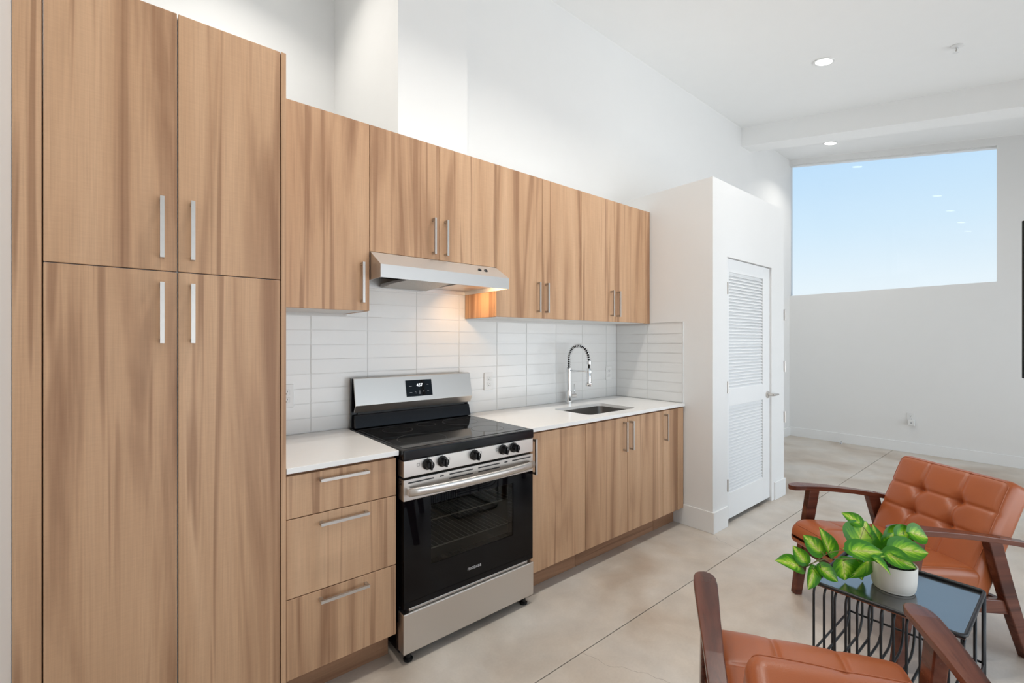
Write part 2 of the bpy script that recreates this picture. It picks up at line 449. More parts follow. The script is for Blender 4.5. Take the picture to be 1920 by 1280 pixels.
# far wall with window opening under the sloped ceiling
WY0, WY1, WZ0 = YB, -1.987, 2.052
hd = lambda y: 3.575 + (y + 1.98) * 0.196
struct(boxes('wall_far', [((XF, YB + T, 0), (XF + 0.16, YR - T, WZ0)), ((XF, WY1, WZ0), (XF + 0.16, YR - T, 4.2))], WALL), 'white end wall below and beside the big window', 'wall')
struct(prism('wall_far_head', [(YB + T, hd(YB + T)), (WY1, hd(WY1)), (WY1, 4.2), (YB + T, 4.3)], 0, XF, XF + 0.16, WALL), 'white strip of wall above the big window', 'wall')
w1 = empty('window_1', (XF + 0.06, (WY0 + WY1) / 2, WZ0)); struct(w1, 'large clear fixed window showing pale blue sky', 'window')
pb = bmesh.new()
vs = [pb.verts.new(p) for p in ((0, WY0 + 0.1 - w1.location.y, -0.01), (0, WY1 - 0.02 - w1.location.y, -0.01), (0, WY1 - 0.02 - w1.location.y, hd(WY1) + 0.02 - WZ0), (0, WY0 + 0.1 - w1.location.y, hd(WY0 + 0.1) + 0.02 - WZ0))]
f = pb.faces.new(vs); r = bmesh.ops.extrude_face_region(pb, geom=[f]); bmesh.ops.translate(pb, verts=[v for v in r['geom'] if isinstance(v, bmesh.types.BMVert)], vec=(0.006, 0, 0))
put('pane', bm_mesh(pb), PANE, w1)
yc = w1.location.y
prism('window_frame', [(WY0 + 0.1 - yc, hd(WY0 + .1) - WZ0 - 0.012), (WY1 - yc, hd(WY1) - WZ0 - 0.012), (WY1 - yc, hd(WY1) - WZ0 + 0.03), (WY0 + 0.1 - yc, hd(WY0 + .1) - WZ0 + 0.03)], 0, -0.02, 0.03, TRIM, w1)

# wall behind the seating, with unseen glazing added to let the fill light in
struct(boxes('wall_right', [((XL - T, YR, 0), (-0.15, YR - T, 3.4)), ((7.15, YR, 0), (XF + T, YR - T, 3.4)), ((-0.15, YR, 0), (7.15, YR - T, 0.15)), ((-0.15, YR, 2.95), (7.15, YR - T, 3.4))], WALL), 'white wall framing the added glazing behind the seating', 'wall')
w2 = empty('added_window', (3.5, YR - 0.05, 0.15)); struct(w2, 'unseen six-pane glazing added behind the seating for the fill light', 'window')
for k in range(7): box('mullion', (-3.65 + k * 1.2167 - 0.025, -0.03, 0), (-3.65 + k * 1.2167 + 0.025, 0.03, 2.8), TRIM, w2)
for k in range(6): box('pane', (-3.625 + k * 1.2167, -0.003, 0.04), (-3.625 + k * 1.2167 + 1.1667, 0.003, 2.76), PANE, w2)
for z in (0.02, 2.78): box('window_rail', (-3.65, -0.03, z - 0.02), (3.65, 0.03, z + 0.02), TRIM, w2)

# closet block with louvred door
DX0, DX1, DZ = 3.306, 4.124, 2.017
XRB = 4.39
struct(boxes('wall_partition', [((XE, YPF, 0), (DX0, YPF + T, 2.568)), ((DX1, YPF, 0), (XRB, YPF + T, 2.568)), ((DX0, YPF, DZ), (DX1, YPF + T, 2.568)),
                                ((XE, YPF + T, 0), (XE + T, YB, 2.568)), ((XRB - T, YPF + T, 0), (XRB, YB, 2.568)), ((XE + T, YPF + T, 2.45), (XRB - T, YB, 2.568))], WALL),
       'white closet block at the end of the kitchen run', 'wall')
# baseboards
def base(name, a, b, label):
    return struct(box(name, a, b, TRIM, None, 0.002), label, 'baseboard')
base('baseboard_partition', (XE - 0.013, -0.52, 0), (XE, YPF - 0.013, 0.152), 'white baseboard on the closet side facing the cabinets')
base('baseboard_closet', (XE, YPF - 0.013, 0), (DX0 - 0.012, YPF, 0.152), 'white baseboard left of the louvred door')
base('baseboard_jamb', (DX1 + 0.05, YPF - 0.013, 0), (XRB + 0.013, YPF, 0.152), 'short white baseboard right of the louvred door')
base('baseboard_far', (XF - 0.013, YB, 0), (XF, YR, 0.128), 'long white baseboard along the end wall')
base('baseboard_kitchen', (XRB, YB - 0.013, 0), (XF, YB, 0.128), 'white baseboard behind the closet block')
base('baseboard_left', (XL, -0.70, 0), (XL + 0.013, YR, 0.128), 'white baseboard on the left wall')

d1 = empty('door_1', ((DX0 + DX1) / 2, YPF + 0.03, 0.0)); struct(d1, 'white louvred closet door with lever handle', 'door')
cx = (DX0 + DX1) / 2; HW = (DX1 - DX0) / 2 - 0.004
PX0, PX1 = 3.362 - cx, 3.985 - cx
UZ0, UZ1, LZ0, LZ1 = 1.017, 1.912, 0.225, 0.889
box('stile', (-HW, -0.016, 0.032), (PX0, 0.016, DZ - 0.006), DOORW, d1, 0.0015)
box('stile', (PX1, -0.016, 0.032), (HW, 0.016, DZ - 0.006), DOORW, d1, 0.0015)
for z0, z1 in ((0.032, LZ0), (LZ1, UZ0), (UZ1, DZ - 0.006)): box('rail', (PX0, -0.016, z0), (PX1, 0.016, z1), DOORW, d1, 0.0015)
sl_me = None
for z0, z1, n in ((UZ0, UZ1, 36), (LZ0, LZ1, 27)):
    p = (z1 - z0) / n
    for i in range(n):
        if sl_me is None:
            bm = bmesh.new(); bm_box(bm, (PX0, -0.0175, -0.003), (PX1, 0.0175, 0.003))
            bmesh.ops.bevel(bm, geom=bm.edges[:], offset=0.002, segments=1, affect='EDGES'); sl_me = bm_mesh(bm); sl_me.materials.append(DOORW)
        o = put('slat', sl_me, None, d1, (0, 0, z0 + (i + 0.5) * p), (math.radians(58), 0, 0))
for z in (0.30, 1.037, 1.781):
    lathe('hinge', [(0, -0.045), (0.007, -0.045), (0.007, 0.045), (0, 0.045)], NICKEL, d1, (-HW - 0.002, -0.032, z), seg=12)
lh = empty('lever_handle', (4.068 - cx, -0.016, 0.925)); lh.parent = d1
lathe('rosette', [(0, 0), (0.030, 0), (0.030, 0.008), (0.012, 0.012), (0.011, 0.05), (0, 0.05)], NICKEL, lh, (0, 0, 0), (math.radians(90), 0, 0), 24)
tube('lever', [(0, -0.045, 0), (0.02, -0.05, 0), (0.06, -0.05, -0.001), (0.11, -0.047, -0.003)], [0.010, 0.010, 0.009, 0.008], NICKEL, lh, 10)
d1['label'] = 'white louvred closet door with lever handle'
# reveal strip round the opening is dark gasket-free paint; door stop moulding inside the jamb
struct(boxes('trim_2', [((DX0, YPF + 0.05, 0), (DX0 + 0.012, YPF + T, DZ)), ((DX1 - 0.012, YPF + 0.05, 0), (DX1, YPF + T, DZ)), ((DX0, YPF + 0.05, DZ - 0.012), (DX1, YPF + T, DZ))], TRIM), 'white door stop moulding round the louvred door', 'trim')

d2 = empty('door_2', (XRB + 0.02, YPF + 0.45, 0)); struct(d2, 'white door on the hidden end of the closet block, hinges showing', 'door')
box('door_leaf', (-0.018, -0.44, 0.01), (0.018, 0.36, 2.01), DOORW, d2, 0.002)
for z in (0.295, 0.695, 1.154, 1.622):
    if z > 0.4: lathe('hinge', [(0, -0.05), (0.009, -0.05), (0.009, 0.05), (0, 0.05)], NICKEL, d2, (0.014, -0.446, z), seg=12)

# ------------------------------------------------------------------ backsplash tiles, each its own piece
TP, TH = 0.2985, 0.0748
tiles = {}
def tile(w, h):
    k = (round(w, 4), round(h, 4))
    if k not in tiles:
        bm = bmesh.new(); bm_box(bm, (-w / 2, -0.004, -h / 2), (w / 2, 0.004, h / 2))
        bmesh.ops.bevel(bm, geom=[e for e in bm.edges if all(v.co.y < 0 for v in e.verts)], offset=0.0022, segments=2, affect='EDGES')
        tiles[k] = bm_mesh(bm); tiles[k].materials.append(TILE)
    return tiles[k]
rt = random.Random(3)
def lay(root, xs, rows, flip=False, plane=0.0, g=0.0021, ztop=None, clip=None):
    for x0, x1 in zip(xs, xs[1:]):
        for k in rows:
            z0, z1 = 0.916 + k * TH, 0.916 + (k + 1) * TH
            a, b = x0, x1
            if clip: a, b = max(a, clip[0]), min(b, clip[1])
            if ztop: z1 = min(z1, ztop)
            if b - a < 0.01 or z1 - z0 < 0.01: continue
            a, b, c, d = a + g / 2, b - g / 2, z0 + g / 2, z1 - g / 2
            o = put('tile', tile(b - a, d - c), None, None)
            jt = rt.uniform(-0.0009, 0.0009); ja = rt.uniform(-0.003, 0.003); jb = rt.uniform(-0.007, 0.007)
            if flip: jt *= 0.3; ja *= 0.5; jb *= 0.25
            if not flip: o.location = ((a + b) / 2, 0.0035 + jt, (c + d) / 2); o.rotation_euler = (jb, 0, ja)
            else: o.location = (plane - 0.0035 + 0.004 + jt, -(a + b) / 2, (c + d) / 2); o.rotation_euler = (jb, 0, math.radians(-90) + ja)
            o.parent = root; o.matrix_parent_inverse = Matrix.Translation(root.location).inverted()
TX = (0.3195, 0.578, 0.876, 1.175, 1.474, 1.778, 2.046, 2.345, 2.643, 2.942, XE - 0.001)
lay(bs, TX, range(8), ztop=1.5245)
lay(bs, TX, range(8, 11), ztop=1.70, clip=(0.7575, 1.5185))
wp = bpy.data.objects['wall_partition']
lay(wp, (0.004, 0.312, 0.619), range(8), True, XE - 0.004, ztop=1.530)
box_edge = boxes('tile_edge_trim', [((XE - 0.009, -0.6225, 0.916), (XE - 0.0005, -0.6195, 1.5325)), ((XE - 0.009, -0.6195, 1.530), (XE - 0.0005, -0.333, 1.5325))], TRIM)
box_edge.parent = wp
gb = box('grout_bed', (XE - 0.0052, -0.001, 0.916), (XE + 0.0005, -0.6195, 1.530), GROUT); gb.parent = wp

# ================================================================== cabinets
DT = 0.019
def pull(parent, x, y, z, vertical=True, L=0.19):
    """square bar pull with two posts, centred at x,z on face y (face looks to -Y)"""
    b = 0.0055
    if vertical:
        lst = [((x - b, y - 0.034, z - L / 2), (x + b, y - 0.023, z + L / 2))]
        for s in (-1, 1):
            lst.append(((x - b, y - 0.026, z + s * (L / 2 - 0.007) - 0.006), (x + b, y, z + s * (L / 2 - 0.007) + 0.006)))
    else:
        lst = [((x - L / 2, y - 0.034, z - b), (x + L / 2, y - 0.023, z + b))]
        for s in (-1, 1):
            lst.append(((x + s * (L / 2 - 0.007) - 0.006, y - 0.026, z - b), (x + s * (L / 2 - 0.007) + 0.006, y, z + b)))
    o = boxes('handle', [((a[0] - x, a[1] - y, a[2] - z), (c[0] - x, c[1] - y, c[2] - z)) for a, c in lst], NICKEL, parent)
    o.location = (x - parent.location.x, y - parent.location.y, z - parent.location.z)
    return o

def front(root, name, x0, x1, z0, z1, yf, hx=None, hz=None, vertical=True, g=0.0016):
    """door or drawer front in world coordinates under a root at world root.location"""
    r = root.location
    d = box(name, (x0 + g - r.x, yf - r.y, z0 + g - r.z), (x1 - g - r.x, yf + DT - r.y, z1 - g - r.z), WOOD, root, 0.0012, 1)
    if hx is not None:
        h = pull(d, hx, yf, hz, vertical)
        h.location = (hx - (x0 + x1) / 2, -DT / 2, hz - (z0 + z1) / 2)
    return d

def rbox(root, name, a, b, mat, bev=0.001):
    r = root.location
    return box(name, [a[i] - r[i] for i in range(3)], [b[i] - r[i] for i in range(3)], mat, root, bev, 1)

# pantry
YP = -0.635
p = empty('pantry_cabinet', (0.0, -0.3, 0)); tag(p, 'tall wood pantry cabinet with four doors beside the left wall', 'cabinet')
rbox(p, 'body', (-0.3035, -0.001, 0.0), (0.3003, YP + DT + 0.002, 2.430), WHITEB)
rbox(p, 'filler_panel', (XL + 0.001, YP + 0.03, 0.0), (-0.3055, YP, 2.4332), WOOD)
rbox(p, 'side_panel', (0.3018, -0.001, 0.0), (0.3185, YP, 2.4332), WOOD)
front(p, 'door', -0.3035, -0.0007, 1.6035, 2.4332, YP, -0.0405, 1.737)
front(p, 'door', -0.0007, 0.3003, 1.6035, 2.4332, YP, 0.038, 1.737)
front(p, 'door', -0.3035, -0.0007, 0.02, 1.6035, YP, -0.0405, 1.4705)
front(p, 'door', -0.0007, 0.3003, 0.02, 1.6035, YP, 0.038, 1.4705)

# uppers
YU = -0.33; ZT, ZB, ZH = 2.4229, 1.5258, 1.8128
def upper(x0, x1, z0, fronts, label, side_l=False, side_r=False):
    u = empty('wall_cabinet', ((x0 + x1) / 2, -0.15, z0)); tag(u, label, 'cabinet', 'wood wall cabinets over the counter')
    rbox(u, 'body', (x0 + (0.0165 if side_l else 0.0005), -0.001, z0 + 0.001), (x1 - (0.0165 if side_r else 0.0005), YU + DT + 0.002, ZT - 0.001), WHITEB)
    if side_l: rbox(u, 'side_panel', (x0 + 0.0003, -0.001, z0), (x0 + 0.016, YU + DT + 0.0005, ZT), WOOD)
    if side_r: rbox(u, 'side_panel', (x1 - 0.016, -0.001, z0), (x1 - 0.0003, YU + DT + 0.0005, ZT), WOOD)
    for a, b, hx in fronts: front(u, 'door', a, b, z0, ZT, YU, hx, (1.659 if z0 < 1.7 else 1.933) if hx is not None else None)
    return u
XA, XB, XC, XD, XU, XV, XG = 0.7561, 1.1400, 1.5195, 1.8922, 2.2623, 2.6325, 3.080
upper(0.3195, XA, ZB, [(0.3195, XA, 0.716)], 'single-door wood wall cabinet between pantry and range hood', side_r=True)
upper(XA, XC, ZH, [(XA, XB, 1.0985), (XB, XC, 1.1735)], 'short two-door wood wall cabinet above the range hood')
upper(XC, XU, ZB, [(XC, XD, 1.847), (XD, XU, 1.9205)], 'two-door wood wall cabinet just right of the range hood', side_l=True)
u4 = upper(XU, XG, ZB, [(XU, XV, 2.584), (XV, 3.016, 2.660)], 'two-door wood wall cabinet over the sink against the closet wall', side_r=True)
rbox(u4, 'filler_panel', (3.019, YU, ZB), (XG, YU + DT, ZT), WOOD)

# base units
YBF = -0.627; ZL, ZTOP = 0.127, 0.884
def base_unit(name, x0, x1, label, sides=()):
    u = empty(name, ((x0 + x1) / 2, -0.3, 0)); tag(u, label, 'cabinet', 'wood base cabinets under the counter')
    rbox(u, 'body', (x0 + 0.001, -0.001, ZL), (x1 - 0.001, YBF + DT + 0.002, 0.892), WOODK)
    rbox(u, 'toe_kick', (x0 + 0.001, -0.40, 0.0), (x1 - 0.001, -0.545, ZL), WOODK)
    return u
b1 = base_unit('drawer_cabinet', 0.3195, 0.7535, 'wood three-drawer base cabinet between pantry and range')
front(b1, 'drawer_front', 0.3195, 0.7535, 0.7225, ZTOP, YBF, 0.5295, 0.8535, False)
front(b1, 'drawer_front', 0.3195, 0.7535, 0.427, 0.7225, YBF, 0.5295, 0.6855, False)
front(b1, 'drawer_front', 0.3195, 0.7535, ZL, 0.427, YBF, 0.5295, 0.392, False)
XR1 = 1.524
b2 = base_unit('base_cabinet', XR1, 1.9654, 'single-door wood base cabinet right beside the range')
front(b2, 'door', XR1, 1.9654, ZL, ZTOP, YBF, 1.540, 0.763)
b3 = base_unit('sink_cabinet', 1.9654, 2.7979, 'two-door wood base cabinet under the sink')
b3.children[0].location.z -= 0.0
front(b3, 'door', 1.9654, 2.3813, ZL, ZTOP, YBF, 2.338, 0.763)
front(b3, 'door', 2.3813, 2.7979, ZL, ZTOP, YBF, 2.4065, 0.763)
b4 = base_unit('base_cabinet', 2.7979, 3.072, 'narrow wood base cabinet at the closet end with one handle')
front(b4, 'door', 2.7979, 2.9922, ZL, ZTOP, YBF, 2.8185, 0.765)
rbox(b4, 'filler_panel', (2.9938, YBF, ZL), (3.0725, YBF + DT, ZTOP), WOOD)
# the sink cabinet is open at the top so that the bowl hangs inside it
def hollow(u, x0, x1):
    o = [c for c in u.children if c.name.startswith('body')][0]
    bpy.data.objects.remove(o)
    r = u.location
    boxes('body', [((x0 + 0.001 - r.x, -0.001 - r.y, ZL), (x0 + 0.017 - r.x, YBF + DT + 0.002 - r.y, 0.892)), ((x1 - 0.017 - r.x, -0.001 - r.y, ZL), (x1 - 0.001 - r.x, YBF + DT + 0.002 - r.y, 0.892)),
                   ((x0 + 0.017 - r.x, -0.001 - r.y, ZL), (x1 - 0.017 - r.x, YBF + DT + 0.002 - r.y, ZL + 0.016)), ((x0 + 0.017 - r.x, -0.001 - r.y, ZL + 0.016), (x1 - 0.017 - r.x, -0.012 - r.y, 0.892)),
                   ((x0 + 0.017 - r.x, YBF + DT + 0.018 - r.y, 0.84), (x1 - 0.017 - r.x, YBF + DT + 0.002 - r.y, 0.892))], WOODK, u)
hollow(b3, 1.9654, 2.7979)

# countertops
CY = -0.638
tag(box('countertop', (0.3195, -0.0008, 0.894), (0.7605, CY, 0.915), QUARTZ, None, 0.0015), 'short white quartz countertop between pantry and range', 'countertop', 'white quartz countertops')
def rrect(x0, y0, x1, y1, r, n=6):
    o = []
    for cx_, cy_, a in ((x1 - r, y1 - r, 0), (x0 + r, y1 - r, 90), (x0 + r, y0 + r, 180), (x1 - r, y0 + r, 270)):
        for i in range(n + 1):
            t = math.radians(a + 90 * i / n); o.append((cx_ + r * math.cos(t), cy_ + r * math.sin(t)))
    return o
SX0, SX1, SY0, SY1 = 2.10, 2.60, -0.545, -0.215
def counter_hole(x0, y0, x1, y1, z0, z1):
    bm = bmesh.new(); hole = rrect(SX0, SY0, SX1, SY1, 0.035)
    n = len(hole)
    for z in (z0, z1):
        H = [bm.verts.new((x, y, z)) for x, y in hole]
        Cn = [bm.verts.new(p + (z,)) for p in ((x1, y1), (x0, y1), (x0, y0), (x1, y0))]
        q = n // 4
        for k in range(4):
            for i in range(k * q, k * q + q - 1): bm.faces.new((Cn[k], H[i + 1], H[i]))
            a = k * q + q - 1
            bm.faces.new((Cn[k], Cn[(k + 1) % 4], H[(a + 1) % n], H[a]))
        if z == z0: H0, C0 = H, Cn
    for i in range(n): bm.faces.new((H0[i], H0[(i + 1) % n], H[(i + 1) % n], H[i]))
    for i in range(4): bm.faces.new((C0[i], C0[(i + 1) % 4], Cn[(i + 1) % 4], Cn[i]))
    return bm_mesh(bm)
ct = put('countertop', counter_hole(1.515, CY, XE - 0.0085, -0.0008, 0.894, 0.915), QUARTZ)
tag(ct, 'long white quartz countertop with the sink cut into it', 'countertop', 'white quartz countertops')

# undermount sink
sk = empty('kitchen_sink', ((SX0 + SX1) / 2, (SY0 + SY1) / 2, 0.70)); tag(sk, 'undermount stainless steel sink bowl below the faucet', 'sink')
def sink_mesh():
    bm = bmesh.new(); ox, oy, oz = sk.location; rings = []
    for gr, z, rad in ((0.022, 0.8935, 0.05), (0.0, 0.8935, 0.035), (-0.002, 0.72, 0.04), (-0.012, 0.705, 0.04), (-0.035, 0.699, 0.04)):
        rings.append([bm.verts.new((x - ox, y - oy, z - oz)) for x, y in rrect(SX0 - gr, SY0 - gr, SX1 + gr, SY1 + gr, rad)])
    n = len(rings[0])
    for A, B in zip(rings, rings[1:]):
        for i in range(n): bm.faces.new((A[i], A[(i + 1) % n], B[(i + 1) % n], B[i]))
    bm.faces.new(rings[-1])
    return bm_mesh(bm)
put('bowl', sink_mesh(), SINKM, sk, smooth=False)
for pl in sk.children[0].data.polygons: pl.use_smooth = len(pl.vertices) == 4
sk.children[0].data.set_sharp_from_angle(angle=math.radians(50))
lathe('drain', [(0.0, 0.003), (0.03, 0.003), (0.042, 0.005), (0.045, 0.001), (0, 0.001)], CHROME, sk, (0, 0.02, 0.0))

# faucet
FX, FY = 2.416, -0.066
fa = empty('spring_faucet', (FX, FY, 0.9152)); tag(fa, 'tall chrome spring-neck faucet standing behind the sink', 'faucet')
lathe('base', [(0, 0), (0.027, 0), (0.027, 0.004), (0.023, 0.007), (0.023, 0.092), (0.018, 0.094), (0, 0.094)], CHROME, fa)
lathe('body', [(0, 0.092), (0.0165, 0.092), (0.0165, 0.235), (0.0205, 0.237), (0.0205, 0.262), (0.014, 0.266), (0, 0.266)], CHROME, fa)
AR = [Vector((0, 0, 0.262)), Vector((0, 0, 0.30))]
for i in range(0, 25):
    t = math.pi * i / 24 * 0.97
    AR.append(Vector((0, -0.0985 + 0.0985 * math.cos(t), 0.335 + 0.099 * math.sin(t))))
AR += [Vector((0, -0.199, 0.315))]
def resample(P, n):
    d = [0]
    for a, b in zip(P, P[1:]): d.append(d[-1] + (b - a).length)
    o = []
    for i in range(n):
        s = d[-1] * i / (n - 1); k = 0
        while k < len(d) - 2 and d[k + 1] < s: k += 1
        o.append(P[k].lerp(P[k + 1], (s - d[k]) / max(1e-9, d[k + 1] - d[k])))
    return o
tube('hose', resample(AR, 50) + [Vector((0, -0.199, 0.25))], 0.0072, BLACKP, fa, 10)
turns = 25; M_ = turns * 12; cpts = resample(AR, M_ + 1); coil = []
for i, q in enumerate(cpts):
    tg = (cpts[min(i + 1, M_)] - cpts[max(i - 1, 0)]).normalized(); a = Vector((1, 0, 0)); b_ = tg.cross(a); th = 2 * math.pi * turns * i / M_
    coil.append(q + (a * math.cos(th) + b_ * math.sin(th)) * 0.0135)
tube('spring', coil, 0.0026, CHROME, fa, 6)
lathe('spring_cap', [(0, 0), (0.017, 0), (0.018, 0.006), (0.017, 0.022), (0, 0.022)], CHROME, fa, (0, -0.199, 0.300))
lathe('spray_head', [(0, 0.0), (0.021, 0.0), (0.024, 0.006), (0.024, 0.022), (0.0165, 0.027), (0.0165, 0.125), (0.014, 0.130), (0, 0.130)], CHROME, fa, (0, -0.199, 0.142))
tube('support_arm', [(0, 0, 0.247), (0, -0.06, 0.247), (0, -0.185, 0.247)], 0.0055, CHROME, fa, 10)
lathe('holder_ring', [(0.017, -0.008), (0.0205, -0.008), (0.0205, 0.008), (0.017, 0.008), (0.017, -0.008)], CHROME, fa, (0, -0.199, 0.247))
lathe('valve', [(0, 0), (0.017, 0), (0.017, 0.055), (0.014, 0.058), (0, 0.058)], CHROME, fa, (0.018, 0, 0.05), (0, math.radians(90), 0))
tube('lever', [(0.060, 0, 0.055), (0.061, 0, 0.09), (0.063, 0.002, 0.142)], 0.0035, CHROME, fa, 8)

# ================================================================== range
RX0, RX1, RYF = 0.769, 1.507, -0.665
rc = (RX0 + RX1) / 2; RW = RX1 - RX0
rg = empty('electric_range', (rc, -0.33, 0)); tag(rg, 'stainless steel electric range with black glass door between the counters', 'stove')
def R(a): return (a[0] - rc, a[1] + 0.33, a[2])
def rb(name, a, b, mat, bev=0.0, par=None):
    return box(name, R(a), R(b), mat, rg if par is None else par, bev)
# body shell, open towards the door
sh = 0.012
boxes('body', [(R((RX0 + 0.004, -0.03, 0.03)), R((RX0 + 0.004 + sh, -0.612, 0.885))), (R((RX1 - 0.004 - sh, -0.03, 0.03)), R((RX1 - 0.004, -0.612, 0.885))),
               (R((RX0 + 0.016, -0.03, 0.03)), R((RX1 - 0.016, -0.045, 0.885))), (R((RX0 + 0.016, -0.045, 0.03)), R((RX1 - 0.016, -0.612, 0.05))),
               (R((RX0 + 0.016, -0.045, 0.80)), R((RX1 - 0.016, -0.612, 0.885)))], BLACKE, rg)
# oven cavity (five inward walls) and racks
cv = boxes('oven_cavity', [(R((RX0 + 0.075, -0.10, 0.30)), R((RX0 + 0.08, -0.605, 0.73))), (R((RX1 - 0.08, -0.10, 0.30)), R((RX1 - 0.075, -0.605, 0.73))),
                           (R((RX0 + 0.075, -0.095, 0.30)), R((RX1 - 0.075, -0.10, 0.73))), (R((RX0 + 0.075, -0.10, 0.295)), R((RX1 - 0.075, -0.605, 0.30))), (R((RX0 + 0.075, -0.10, 0.73)), R((RX1 - 0.075, -0.605, 0.735)))], CAV, rg)
for z in (0.43, 0.56):
    bm = bmesh.new()
    for yy in (-0.595, -0.12): bm_tube(bm, [R((RX0 + 0.082, yy, z)), R((RX1 - 0.082, yy, z))], 0.0028, 6)
    for i in range(20):
        xx = RX0 + 0.10 + (RW - 0.20) * i / 19
        bm_tube(bm, [R((xx, -0.597, z + 0.003)), R((xx, -0.12, z + 0.003))], 0.0018, 5)
    put('oven_rack', bm_mesh(bm), RACKM, rg)
# cooktop: rounded black frame with a glass plate and printed burner rings
cf = box('cooktop_frame', R((RX0 - 0.003, -0.052, 0.872)), R((RX1 + 0.003, RYF - 0.006, 0.918)), BLACKE, rg, 0.007, 3)
gp = rb('cooktop_glass', (RX0 + 0.016, -0.11, 0.9165), (RX1 - 0.016, RYF + 0.030, 0.9195), COOKG, 0.001)
for x, y, r1 in ((0.945, -0.50, 0.115), (0.945, -0.235, 0.075), (1.33, -0.50, 0.085), (1.33, -0.235, 0.10), (1.138, -0.19, 0.05)):
    o = lathe('burner_ring', [(r1, 0), (r1 + 0.0022, 0), (r1 + 0.0022, 0.0003), (r1, 0.0003), (r1, 0)], RING, rg, R((x, y, 0.9195)), seg=48)
# control panel with knobs
cp = rb('control_panel', (RX0, -0.612, 0.800), (RX1, RYF, 0.871), STEEL, 0.002)
for x in (0.882, 0.957, 1.132, 1.304, 1.373):
    kn = lathe('control_knob', [(0, 0), (0.0245, 0), (0.0245, 0.006), (0.0195, 0.010), (0.0175, 0.030), (0.0165, 0.034), (0, 0.034)], BLACKP, rg, R((x, RYF - 0.0005, 0.842)), (math.radians(90), 0, 0), 28)
    box('grip', (-0.0042, -0.0185, 0.008), (0.0042, 0.0185, 0.042), BLACKP, kn, 0.0015)
    boxes('pointer_mark', [((-0.0006, 0.004, 0.0421), (0.0006, 0.017, 0.0424))], PRINT, kn)
mk = [((x - 0.0015, RYF - 0.0004, 0.8715 - 0.0015 - 0.0035), (x + 0.0015, RYF, 0.8715 - 0.0015)) for x in (0.882, 0.957, 1.132, 1.304, 1.373)]
for x in (0.838, 0.99, 1.168, 1.268):
    for s in (-1, 1):
        mk += [((x - 0.006, RYF - 0.0004, 0.846 + s * 0.006 - 0.0008), (x + 0.006, RYF, 0.846 + s * 0.006 + 0.0008)), ((x + s * 0.006 - 0.0007, RYF - 0.0004, 0.840), (x + s * 0.006 + 0.0007, RYF, 0.852))]
boxes('panel_marks', [(R(a), R(b)) for a, b in mk], PRINTK, rg)['kind'] = 'stuff'
# oven door: steel header, black glass frame round a tinted window
dr = empty('oven_door', (0, 0, 0)); dr.parent = rg
hdp = rb('door_header', (RX0, -0.615, 0.699), (RX1, RYF, 0.790), STEEL, 0.002, dr)
sl = []
for a, b, z in ((0.79, 0.915, 0.775), (0.945, 0.965, 0.7755), (0.995, 1.125, 0.776), (1.155, 1.285, 0.776), (1.315, 1.335, 0.7755), (1.365, 1.49, 0.775), (0.995, 1.125, 0.757), (1.155, 1.285, 0.757)):
    sl.append(((a, RYF - 0.0006, z - 0.003), (b, RYF + 0.002, z + 0.003)))
boxes('vent_slot', [(R(a), R(b)) for a, b in sl], SLOT, hdp)
hdp.children[0].parent = dr
sd = [((RX0 - 0.0006, -0.645 + 0.0, z), (RX0 + 0.001, -0.625, z + 0.003)) for z in (0.766, 0.772, 0.778)]
boxes('side_slot', [(R(a), R(b)) for a, b in sd], SLOT, dr)
GX0, GX1, GZ0, GZ1 = 0.900, 1.373, 0.395, 0.662
DB, DTp = 0.238, 0.6985
boxes('door_glass', [(R((RX0 + 0.001, -0.62, DB)), R((GX0, RYF, DTp))), (R((GX1, -0.62, DB)), R((RX1 - 0.001, RYF, DTp))), (R((GX0, -0.62, DB)), R((GX1, RYF, GZ0))), (R((GX0, -0.62, GZ1)), R((GX1, RYF, DTp)))], BGLASS, dr)
rb('oven_window', (GX0, RYF + 0.001, GZ0), (GX1, RYF + 0.005, GZ1), OVENG, 0, dr)
tm = text_mesh('FRIGIDAIRE', 0.0175, 0.0002); put('lettering', tm, PRINT, dr, R((1.133, RYF - 0.0004, 0.309)), (math.radians(90), 0, 0)).scale = (0.88, 1, 1)
# bowed handle
hp = []
for i in range(17):
    t = i / 16; x = RX0 + 0.014 + (RW - 0.028) * t; bow = 1 - (2 * t - 1) ** 2
    hp.append((x, RYF - 0.024 - 0.030 * bow ** 0.75, 0.742))
def handle_mesh():
    bm = bmesh.new(); rings = []
    for i, pnt in enumerate(hp):
        c = Vector(R(pnt)); hh = 0.0185; dd = 0.008
        rings.append([bm.verts.new(c + Vector((0, dd * math.cos(a) * (1 if math.cos(a) > 0 else 1.2), hh * math.sin(a)))) for a in [2 * math.pi * k / 14 for k in range(14)]])
    for A, B in zip(rings, rings[1:]):
        for k in range(14): bm.faces.new((A[k], A[(k + 1) % 14], B[(k + 1) % 14], B[k]))
    bm.faces.new(rings[0]); bm.faces.new(rings[-1][::-1]); return bm_mesh(bm)
ho = put('door_handle', handle_mesh(), STEEL, dr, smooth=True)
for x in (RX0 + 0.02, RX1 - 0.02): rb('handle_post', (x - 0.010, RYF, 0.727), (x + 0.010, RYF - 0.026, 0.757), STEEL, 0.003, dr)
